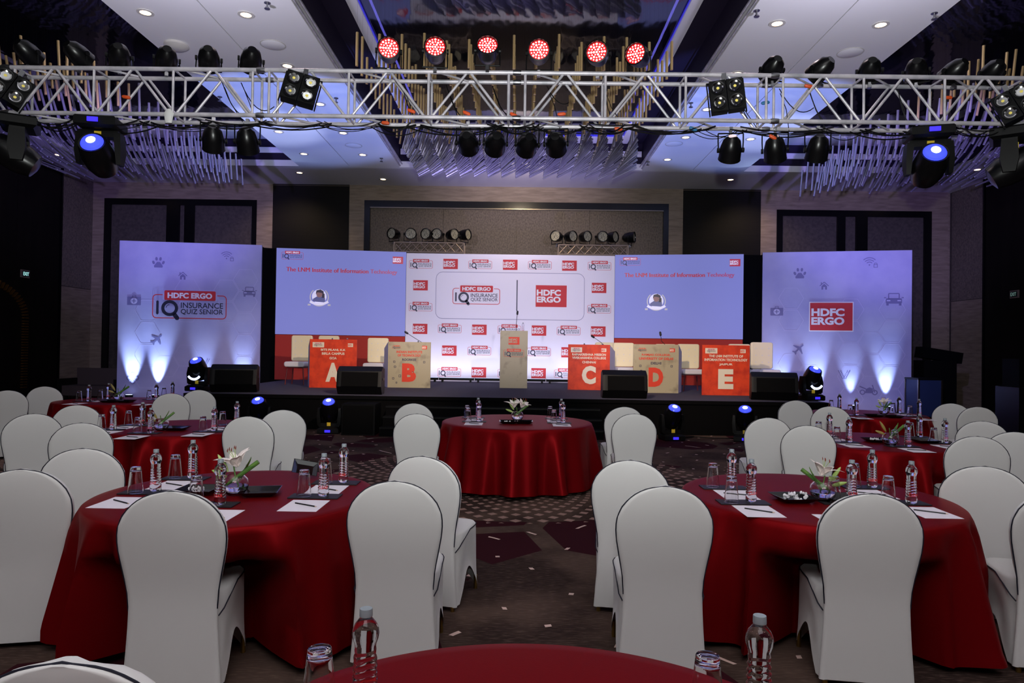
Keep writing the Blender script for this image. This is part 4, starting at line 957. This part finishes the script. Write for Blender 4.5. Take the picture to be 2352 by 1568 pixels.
# chairs: (photo pixel of the top of the back, turn in degrees, table, place in words)
CH = [(150, 1521, 4, 'nearest', 'cropped by the bottom left corner of the picture'),
      (395, 1129, 7, 'front left', 'nearest the camera, before the front left table'), (50, 1079, 12, 'front left', 'at the left edge, left of the front left table'),
      (190, 1031, 20, 'front left', 'second from the left edge, left of the front left table'), (907, 1106, 1, 'front left', 'right of the front left table, beside the aisle'), (972, 1049, -14, 'front left', 'right of the front left table, farther along the aisle'),
      (1528, 1118, -3, 'front right', 'left of the front right table, beside the aisle'), (1449, 1058, -10, 'front right', 'left of the front right table, farther along the aisle'), (2001, 1135, -8, 'front right', 'nearest the camera, before the front right table'),
      (2262, 1072, -26, 'front right', 'right of the front right table'), (2452, 1128, -14, 'front right', 'cut by the right edge beside the front right table'),
      (958, 951, 5, 'centre', 'left of the centre table, nearer one'), (951, 927, 0, 'centre', 'left of the centre table, farther one'), (1457, 951, -4, 'centre', 'right of the centre table, nearer one'), (1434, 935, 2, 'centre', 'right of the centre table, farther one'),
      (187, 972, 20, 'middle left', 'left of the middle left table, nearest one'), (76, 951, 36, 'middle left', 'left edge, behind the front left chairs'), (178, 931, 22, 'middle left', 'left of the middle left table, farthest one'), (570, 957, 6, 'middle left', 'right of the middle left table, nearer one'), (650, 942, 18, 'middle left', 'right of the middle left table, farther one'),
      (1765, 960, -8, 'middle right', 'left of the middle right table, farther one'), (1857, 978, -20, 'middle right', 'left of the middle right table, nearer one'), (2245, 1003, -18, 'middle right', 'right of the middle right table, nearest one'), (2334, 993, -30, 'middle right', 'right of the middle right table at the picture edge'), (2257, 968, -24, 'middle right', 'right of the middle right table, farthest one'),
      (18, 897, 30, 'far left', 'at the left edge by the farthest left table'), (103, 888, 26, 'far left', 'left of the farthest left table'), (393, 904, 22, 'far left', 'right of the farthest left table, left one'), (457, 896, 18, 'far left', 'right of the farthest left table, below the stage corner'),
      (1828, 920, -6, 'far right', 'left of the farthest right table, farther one'), (1909, 934, -22, 'far right', 'left of the farthest right table, nearer one'), (2186, 927, -30, 'far right', 'right of the farthest right table, left one'), (2246, 935, -14, 'far right', 'right of the farthest right table, right one')]
CHP = []
for px, py, rz, tb, words in CH:
    p = atz(px, py, .955); a = RD(rz); CHP.append((p.x - sin(a) * .03, p.y + cos(a) * .03, a, tb, words))

def cloth(tb):
    nm, X, Y, r, words = T[tb]; rn = random.Random(nm); b = MB(); n = 240
    ph = [rn.uniform(0, 6.28) for _ in range(6)]
    seats = []
    for cx, cy, a, t_, _ in CHP:
        if hypot(cx - X, cy - Y) < 2.2: seats.append((cx - X, cy - Y, a))
    def fold(t):
        g = .5 * sin(14 * t + ph[0] + .8 * sin(3 * t + ph[1])) + .35 * sin(21 * t + ph[2] + sin(2 * t + ph[3])) + .2 * sin(9 * t + ph[4]); return max(-1, min(1, 1.5 * g)) * (.6 + .4 * abs(g))
    rings = []
    rows = [(0.0, 0)] if False else []
    Z = [.75 - .72 * k / 17 for k in range(18)]
    prof = [(r * .35, .752), (r * .7, .752), (r * .93, .752), (r * .985, .750), (r, .742)]
    tops = [[(q * cos(2 * pi * k / n), q * sin(2 * pi * k / n), z) for k in range(n)] for q, z in prof]
    lim = []                                   # how far in the chairs push the drape at each angle
    for k in range(n):
        t = 2 * pi * k / n; L = 9
        for cx, cy, a in seats:
            for s_ in range(60):
                q = .35 + s_ * .015; x, y = q * cos(t) - cx, q * sin(t) - cy
                lx, ly = x * cos(a) + y * sin(a), -x * sin(a) + y * cos(a)
                if abs(lx) < .24 and -.03 < ly < .52: L = min(L, q - .02); break
        lim.append(L)
    low = [min(min(lim[(k + d) % n] + abs(d) * .12 for d in range(-5, 6)), 9) for k in range(n)]
    body = []
    for z in Z[1:]:
        u = (.742 - z) / .742; R = []
        for k in range(n):
            t = 2 * pi * k / n; f_ = fold(t)
            q = r + .006 + .09 * u ** 1.2 + f_ * (.016 * min(1, u * 7) + .10 * u ** .85)
            lk = low[k]
            if lk < q:
                w_ = max(0, min(1, (.60 - z) / .15)); w_ = w_ * w_ * (3 - 2 * w_); q = min(q, q * (1 - w_) + (lk + f_ * .02) * w_)
            zz_ = z + (.018 * (f_ + 1) * u ** 6 if z < .1 else 0)
            R.append((q * cos(t), q * sin(t), zz_))
        body.append(R)
    b.loft(tops + body, cap1=False)
    t = thing('round_table', 'round ' + words + ' under a dark red cloth', 'table', (X, Y, 0))
    MB().lathe([(r - .02, .70), (r - .004, .705), (r - .004, .735), (r - .02, .74)], 48).build('tabletop', 'black_wood', t)
    MB().lathe([(.05, .04), (.05, .70)], 16).build('pedestal', 'black_plastic', t); MB().lathe([(.3, 0), (.3, .02), (.06, .05)], 24).build('foot', 'black_plastic', t)
    o = b.build('tablecloth', 'satin', ang=80); o.location = (X, Y, 0)
    tag(o, 'dark red satin cloth draped over the ' + words, 'tablecloth', 'dark red tablecloths')
for t_ in TABLES: cloth(t_[0])

# ---- the banquet chair in its white stretch cover
def back_w(z):                                # half width of the backrest by height
    K = [(0, .222), (.06, .218), (.2, .207), (.40, .196), (.5, .203), (.6, .222), (.68, .236), (.745, .241), (.80, .234), (.85, .212), (.89, .180), (.92, .143), (.94, .105), (.952, .062), (.957, .02)]
    for (a, b), (c, d) in zip(K, K[1:]):
        if z <= c:
            u = (z - a) / (c - a); return b + (d - b) * u
    return .02
def back_y(z): return .0 if z < .45 else -.055 * ((z - .45) / .5) ** 1.2
ch = thing('banquet_chair', '', 'chair')
b = MB(); rings = []
for z in (.03, .12, .22, .32, .42, .48, .55, .62, .68, .72, .76, .80, .84, .87, .895, .915, .932, .945, .953, .958):
    w_, y = back_w(z), back_y(z); th = .065 if z > .5 else .05; e = max(0, (z - .9) / .06); th = th * (1 - .25 * e * e)
    g = min(.028, w_ * .6); P = []
    y0, y1 = y, y + th
    for cx, cy, a0 in ((w_ - g, y0 + g * .5, -90), (w_ - g, y1 - g, 0), (-w_ + g, y1 - g, 90), (-w_ + g, y0 + g * .5, 180)):
        gy = g * .5 if cy < (y0 + y1) / 2 else g
        P += [(cx + g * cos(RD(a0 + 22.5 * k)), cy + gy * sin(RD(a0 + 22.5 * k)), z) for k in range(5)]
    rings.append(P)
# hem: the back rises between the rear legs
rings[0] = [(x, y, z + .045 * max(0, 1 - (abs(x) / .2) ** 2)) for x, y, z in rings[0]]
b.loft(rings); b.build('backrest_cover', 'spandex', ch, ang=60)
# seat and skirt
b = MB(); rings = []
n = 64
def sq(t, hx, hy, cy, e):
    c, s = cos(t), sin(t); k = (abs(c) ** e + abs(s) ** e) ** (-1 / e); return hx * c * k, cy + hy * s * k
for r_, z in ((.35, .474), (.8, .472), (.95, .466), (1.0, .452)):
    rings.append([(*sq(2 * pi * k / n, .218 * r_, .215 * r_, .265, 5), z) for k in range(n)])
for i in range(1, 11):
    u = i / 10; R = []
    for k in range(n):
        t = 2 * pi * k / n; x, y = sq(t, .218 + .006 * u, .215 + .012 * u, .265, 5)
        side_ = max(abs(cos(t)), abs(sin(t))); mid = max(0, (side_ - .7071) / .2929)    # 1 in the middle of each side
        hem = .02 + (.19 if not (sin(t) < -.6) else .05) * mid ** 1.5
        z = .452 + (hem - .452) * u; tuck = 1 - .17 * mid * sin(pi * min(1, u * .9)) * u
        fl = 1 + .05 * u * (1 - mid); x *= fl; y = .265 + (y - .265) * fl
        R.append((x * (tuck if abs(cos(t)) > abs(sin(t)) else 1), .265 + (y - .265) * (tuck if abs(sin(t)) >= abs(cos(t)) and sin(t) > 0 else 1), z))
    rings.append(R)
b.loft(rings, cap1=False); b.build('seat_cover', 'spandex', ch, ang=70)
pp = []
zs = [.40 + .03 * k for k in range(17)] + [.90, .915, .93, .942, .951, .957]
for z in zs: pp.append((-back_w(z) - .0015, back_y(z) + .012, z))
pp += [(0, back_y(.958) + .014, .9605)] + [(-x, y, z) for x, y, z in reversed(pp)]
MB().tube(pp, .0034, 6).build('back_piping', 'piping', ch)
q = [(-.199, .03, .36), (-.215, .06, .385)] + [(*sq(t, .220, .217, .265, 5), .453 - .05 * max(0, -sin(t)) ** 2) for t in [RD(200 - 10 * k) for k in range(1, 21)]] + [(.215, .06, .385), (.199, .03, .36)]
MB().tube(q, .0034, 6).build('seat_piping', 'piping', ch)
for sx, sy in ((-.19, .02), (.19, .02), (-.2, .46), (.2, .46)): MB().tube([(sx, sy, 0), (sx, sy, .09)], .013, 8).build('leg', 'chair_leg', ch)
ch = Proto(ch)
for X, Y, a, tb, words in CHP: ch.put((X, Y, 0), a, 'white covered chair, ' + words, 'white covered banquet chairs')

# ---- water bottle, tumbler, sheet of paper, pencil, black mat
bo = thing('water_bottle', '', 'bottle')
pr = [(.0, .004), (.024, .0), (.031, .006), (.032, .02)]
for k in range(7): pr += [(.0318 - .0006 * k, .032 + k * .016), (.0316 - .0006 * k, .035 + k * .016), (.0276 - .0005 * k, .041 + k * .016), (.0278 - .0005 * k, .043 + k * .016)]
pr += [(.0262, .150), (.0250, .158), (.0262, .165), (.0308, .178), (.0322, .188), (.0310, .199), (.0262, .211), (.0185, .221), (.0135, .227), (.0128, .233), (0, .234)]
b = MB(); b.lathe(pr, 24, cap=False)
for i, (x, y, z) in enumerate(b.v):           # spiral twist of the ribs
    if .03 < z < .15: b.v[i] = (x, y, z + .004 * sin(3 * atan2(y, x)))
b.build('bottle_body', 'water', bo, ang=80)
MB().lathe([(.0148, .2285), (.0158, .2295), (.0155, .245), (.0148, .2475), (0, .2478)], 20, cap=False).build('cap', 'bottle_cap', bo)
vs, fs = text_geo('CLEAR', .01); xs_ = [v[0] for v in vs]; W_ = max(xs_) - min(xs_)
me_ = MB(); me_.add([(.0325 * sin((v[0] - min(xs_)) / W_ * 1.9 - .95), -.0325 * cos((v[0] - min(xs_)) / W_ * 1.9 - .95), .045 + v[1] * .025) for v in vs], fs); me_.build('label_print', 'red_print', bo, False)
BOT = Proto(bo)
gl = thing('tumbler', '', 'glass')
b = MB(); b.lathe([(0, .151), (.0255, .151), (.0268, .1507), (.0276, .1495), (.0280, .148), (.0283, .1465), (.0300, .13), (.0330, .10), (.0365, .065), (.0400, .03), (.0427, .003), (.0428, .0015), (.0420, .0002), (.0414, .0002), (.0408, .0015), (.0406, .003), (.0380, .03), (.0344, .065), (.0308, .10), (.0284, .123), (.0280, .126), (.0268, .129), (.024, .1305), (0, .132)], 32, cap=False)
b.build('glass_body', 'glass', gl, ang=50); GLS = Proto(gl)
pa = MB(); pa.box((0, 0, .0006), (.21, .272, .0012)); pa = pa.build('notepaper', 'paper', smooth=False); pa['category'] = 'paper'; PAP = Proto(pa)
pe = thing('pencil', '', 'pencil'); MB().tube([(-.085, 0, 0), (.068, 0, 0)], .0038, 6).build('barrel', 'pencil', pe); MB().tube([(.068, 0, 0), (.082, 0, 0)], [.0038, .001], 6).build('tip', 'pencil_tip', pe); PEN = Proto(pe)
mt = MB(); mt.box((0, 0, .003), (.29, .125, .006)); mt = mt.build('table_mat', 'leatherette', smooth=False); mt['category'] = 'mat'; MAT_ = Proto(mt)
ZT_ = .7525
def setting(tb, bpx, gpx, ppx, words, flip=0):
    w_ = words + ' of the ' + T[tb][4] if not words.endswith('.') else words[:-1]
    B, G = atz(*bpx, ZT_ + .006), atz(*gpx, ZT_ + .006)
    if hypot(B.x - G.x, B.y - G.y) > .3: G = B + Vector((-.11, -.01, 0))
    if G.y > B.y + .05: G.y = B.y + .02
    if abs(G.x - B.x) < .078: G.x = B.x + (-.08 if G.x <= B.x else .08)
    c = (B + G) / 2; mx_ = c.x + .01
    MAT_.put((mx_, c.y, ZT_), 0, 'black table mat at the ' + w_, 'black table mats')
    BOT.put(B, random.uniform(-.5, .5), 'water bottle at the ' + w_, 'water bottles')
    GLS.put(G, 0, 'upturned tumbler at the ' + w_, 'upturned tumblers')
    if ppx:
        P_ = atz(*ppx, ZT_)
        if P_.y > c.y - .21: P_.y = c.y - .21
        PAP.put((P_.x, P_.y, ZT_), 0, 'sheet of paper at the ' + w_, 'sheets of paper')
        PEN.put((P_.x + .01, P_.y + .0, ZT_ + .0052), RD(random.uniform(-38, -20)), 'pencil on the paper at the ' + w_, 'pencils')
setting('front left', (743, 1138), (698, 1138), (699, 1161), 'near right place')
setting('front left', (789, 1107), (748, 1107), (752, 1123), 'far right place')
setting('front left', (505, 1158), (457, 1152), (492, 1185), 'place behind the front chair')
setting('front left', (357, 1127), (311, 1131), (275, 1154), 'near left place')
setting('front left', (442, 1097), (402, 1097), (398, 1114), 'far left place')
setting('front right', (1725, 1151), (1680, 1153), (1740, 1173), 'near left place')
setting('front right', (1680, 1119), (1637, 1117), (1688, 1134), 'far left place')
setting('front right', (2093, 1155), (2040, 1151), (2135, 1177), 'near right place')
setting('front right', (2003, 1119), (1962, 1116), (1995, 1132), 'far right place')
setting('front right', (1956, 1152), (1905, 1175), (1935, 1196), 'place behind the front chair')
setting('centre', (1100, 967), (1075, 967), (1088, 973), 'near left place'); setting('centre', (1098, 958), (1073, 958), (1090, 963), 'far left place')
setting('centre', (1293, 970), (1272, 970), (1290, 976), 'near right place'); setting('centre', (1289, 960), (1263, 960), (1276, 966), 'far right place')
setting('middle left', (260, 986), (233, 985), (247, 992), 'outer left place'); setting('middle left', (346, 994), (316, 993), (303, 1004), 'near left place')
setting('middle left', (327, 976), (300, 974), (287, 981), 'far left place'); setting('middle left', (492, 989), (466, 990), (455, 998), 'near right place'); setting('middle left', (544, 972), (513, 976), (505, 984), 'far right place')
setting('middle right', (1950, 1015), (1922, 1014), (1962, 1023), 'near left place'); setting('middle right', (1905, 1001), (1880, 1000), (1905, 1006), 'far left place')
setting('middle right', (2085, 1025), (2055, 1023), (2105, 1034), 'near middle place'); setting('middle right', (2170, 1017), (2140, 1015), (2180, 1026), 'near right place'); setting('middle right', (2112, 1003), (2086, 1001), (2125, 1008), 'far right place')
setting('far left', (204, 921), (185, 920), (172, 927), 'near left place'); setting('far left', (249, 916), (230, 916), (220, 921), 'far left place'); setting('far left', (359, 917), (337, 921), (330, 929), 'near right place'); setting('far left', (396, 910), (377, 911), None, 'far right place')
setting('far right', (1967, 953), (1947, 951), (1978, 960), 'near left place'); setting('far right', (1928, 940), (1909, 940), None, 'far left place'); setting('far right', (2065, 948), (2046, 946), (2080, 952), 'far right place'); setting('far right', (2111, 956), (2090, 955), (2122, 963), 'near right place')
for X, Y, G, w_ in ((-.355, 1.64, -.465, 'left place'), (.585, 1.64, .462, 'right place')):
    MAT_.put(((X + G) / 2, Y, ZT_), 0, 'black table mat at the %s of the nearest table' % w_, 'black table mats')
    BOT.put((X, Y, ZT_ + .006), 2.6, 'water bottle cut by the bottom edge, %s of the nearest table' % w_, 'water bottles'); GLS.put((G, Y, ZT_ + .006), 0, 'upturned tumbler cut by the bottom edge, %s of the nearest table' % w_, 'upturned tumblers')
# bottles and bits on the team desks
for d, dx, dy, t in ((0, -.08, .2, 'desk A near its middle'), (0, .27, .22, 'desk A at its right'), (1, .18, .2, 'desk B'), (2, -.1, .2, 'desk C at its left'), (2, .34, .15, 'desk C at its right')):
    L = DK[d].location; BOT.put((L.x + dx, L.y + dy, SZ + (1.13, 1.10, 1.10, 1.12, 1.12)[d] - .213), 0, 'small clear water bottle standing on ' + t, 'water bottles')
L = lt.location; BOT.put((L.x + .22, 17.1, SZ + 1.385), 0, 'small clear water bottle standing on the lectern', 'water bottles')

# ---- trays, sweets, vases with lilies
tray = MB(); tray.loft([[(s * (1 - .0 * z) * x, s * y, z) for x, y in ((-.5, -.5), (.5, -.5), (.5, .5), (-.5, .5))] for s, z in ((.13, 0), (.145, .004), (.215, .03), (.22, .032), (.21, .031), (.14, .008))]); tray = tray.build('square_dish', 'tray_black', smooth=False); tray['category'] = 'dish'; TRY = Proto(tray)
cn = MB(); cn.lathe([(.001, -.02), (.011, -.019), (.004, -.009), (.009, 0), (.004, .009), (.011, .019), (.001, .02)], 8); cn = cn.build('wrapped_sweet', 'candy'); cn['category'] = 'sweet'; CND = Proto(cn)
def dish(px, py, words, sweets, rz=0):
    p = atz(px, py, ZT_ + .01); TRY.put((p.x, p.y, ZT_), rz, 'black square dish ' + words, 'black square dishes')
    for i in range(sweets):
        a = i * 2.4; r = .012 + .022 * (i % 3); CND.put((p.x + r * cos(a) * 1.3, p.y + r * sin(a), ZT_ + .019 + .012 * (i // 3)), 0, 'white wrapped sweet in the black dish ' + words, 'wrapped sweets', rot=(RD(90), 0, a))
dish(1822, 1146, 'left of the vase on the front right table', 9, .1); dish(1938, 1147, 'right of the vase on the front right table', 0); dish(598, 1132, 'right of the vase on the front left table', 0, .2); dish(456, 1128, 'left of the vase on the front left table', 5)
dish(2012, 1012, 'left of the vase on the middle right table', 6); dish(2124, 1014, 'right of the vase on the middle right table', 0); dish(405, 985, 'right of the vase on the middle left table', 0)
dish(1168, 970, 'front left of the vase on the centre table', 3); dish(1203, 970, 'front right of the vase on the centre table', 0); dish(252, 922, 'left of the vase on the farthest left table', 0); dish(290, 922, 'right of the vase on the farthest left table', 0); dish(2008, 955, 'left of the vase on the farthest right table', 0); dish(2052, 957, 'right of the vase on the farthest right table', 0)
# a tilted dark dish at the back of the front left table
p = atz(712, 1084, ZT_ + .01); TRY.put((p.x, p.y - .12, ZT_ + .045), 0, 'black dish tipped up at the back rim of the front left table', None, rot=(RD(24), RD(12), .3), scale=(.75,) * 3)
va = thing('glass_vase', '', 'vase')
b = MB(); out = [(0, 0), (.035, 0), (.045, .004), (.068, .03), (.077, .062), (.070, .093), (.052, .112), (.047, .118)]; inn = [(.044, .117), (.049, .110), (.066, .092), (.073, .062), (.064, .032), (.04, .010), (0, .008)]
b.lathe(out + inn, 32, cap=False); b.build('bowl', 'glass', va, ang=60)
b = MB(); b.lathe([(0, .0095), (.039, .0115), (.0625, .033), (.0705, .055), (0, .055)], 32, cap=False); b.build('water', 'water', va, ang=60)
VAS = Proto(va)
def petal_mb(L, W_, curl, bell):
    m_ = MB(); rows = []
    for i in range(9):
        u = i / 8; w_ = W_ * sin(pi * min(1, .06 + u * .94)) ** .8; a = bell + curl * u ** 2; s = L * u
        x = L * (u * sin(RD(bell)) + curl / 90 * u ** 3 * .45); z = L * (u * cos(RD(bell)) - max(0, curl) / 90 * u ** 3 * .35)
        rows.append([(x - .006 * (1 - (j / 2 - 1) ** 2) * 1.2, (j / 2 - 1) * w_, z) for j in range(5)])
    m_.loft(rows, cap0=False, cap1=False, closed=False); return m_
def lily(open_, dry, n_open):
    t = thing('lily_stem', '', 'flower')
    for f_ in range(n_open):
        tilt = Matrix.Translation((.01 - .055 * f_ * 1.4 + (.03 if n_open > 1 else -.0), -.01 * f_, .135)) @ Euler((RD(8), RD(-16 - 26 * f_ + (40 if n_open > 1 else 0)), 0)).to_matrix().to_4x4()
        for k in range(6):
            m_ = petal_mb(.125 if k % 2 else .118, .031 if k % 2 else .022, 58 + 22 * (k % 2), 30)
            mx = tilt @ Matrix.Rotation(k * pi / 3, 4, 'Z'); m_.v = [tuple(mx @ Vector(p)) for p in m_.v]; o = m_.build('petal', 'petal', t, ang=80)
            s = o.modifiers.new('thickness', 'SOLIDIFY'); s.thickness = .0014
        for k in range(5):
            a = k * 2 * pi / 5; d = tilt @ Vector((.022 * cos(a), .022 * sin(a), .10)); m_ = MB(); m_.tube([tilt @ Vector((0, 0, .01)), tilt @ Vector((.008 * cos(a), .008 * sin(a), .06)), d], .0011, 5); m_.build('stamen', 'bud', t); m_ = MB(); m_.tube([d - Vector((.0, 0, .009)), d, d + Vector((.002, 0, .012))], [.001, .003, .001], 6); m_.build('anther', 'anther', t)
    def bud(p0, p1, r, m):
        b_ = MB(); p0, p1 = Vector(p0), Vector(p1); b_.tube([p0.lerp(p1, u) for u in (0, .2, .45, .7, .9, 1)], [r * v for v in (.35, .8, 1, .8, .45, .08)], 8); b_.build('bud', m, t)
    bud((-.04, 0, .11), (-.095, 0, .20), .013, dry); bud((-.05, .0, .085), (-.13, .01, .115), .013, dry)
    MB().tube([(.02, 0, .03), (0, 0, .08), (-.01, 0, .14)], .004, 6).build('stem', 'leaf', t)
    # a rolled blade of leaf laid across the bowl
    m_ = MB(); m_.tube([Vector((.12, .0, .165)) * u + Vector((-.035, -.03, .045)) * (1 - u) for u in (0, .2, .6, .9, 1)], [.006, .010, .012, .012, .0115], 8); m_.build('leaf', 'leaf', t)
    for x0, z0, x1, z1, w0 in ((.0, .07, .075, .19, .022), (.01, .06, .05, .15, .016)) if n_open or dry == 'bud_dry' else ():
        b_ = MB(); b_.loft([[(x0 + (x1 - x0) * u + .006 * sin(3 * u), .015 + w_ * (j - 1) * w0, z0 + (z1 - z0) * u - .01 * abs(j - 1)) for j in range(3)] for u, w_ in ((0, .2), (.3, .9), (.6, 1), (.85, .6), (1, .05))], cap0=False, cap1=False, closed=False); b_.build('leaf', 'leaf', t)
    b_ = MB(); b_.loft([[(.02 + .045 * u, -.02 + w_ * (j - 1) * .02, .02 + .02 * sin(u * 3)) for j in range(3)] for u, w_ in ((0, .3), (.4, 1), (1, .1))], cap0=False, cap1=False, closed=False); b_.build('leaf', 'leaf', t)
    return Proto(t)
Lopen, Ltwo, Lbud = lily(1, 'bud', 1), lily(1, 'bud', 2), lily(0, 'bud_dry', 0)
for px, py, P_, tb, rz, s, look in ((540, 1136, Lopen, 'front left', 0, 1.12, 'open white lily with two green buds'), (1890, 1150, Lopen, 'front right', 150, 1.0, 'white lily with dark green leaf'), (1188, 966, Ltwo, 'centre', 0, 1.12, 'pair of open white lilies'),
                              (370, 988, Lbud, 'middle left', 40, 1.0, 'unopened green lily buds and leaf'), (2045, 1022, Lbud, 'middle right', 0, 1.1, 'pinkish green lily buds and leaf'), (272, 919, Lbud, 'far left', 10, 1.25, 'dry yellowish lily buds'), (2030, 951, Lopen, 'far right', 10, 1.0, 'small white lily and upright leaf')):
    p = atz(px, py, ZT_); VAS.put((p.x, p.y, ZT_), 0, 'round clear glass vase on the ' + T[tb][4], 'round glass vases')
    P_.put((p.x, p.y, ZT_ + .012), RD(rz), look + ' in the glass vase on the ' + T[tb][4], scale=(s,) * 3)
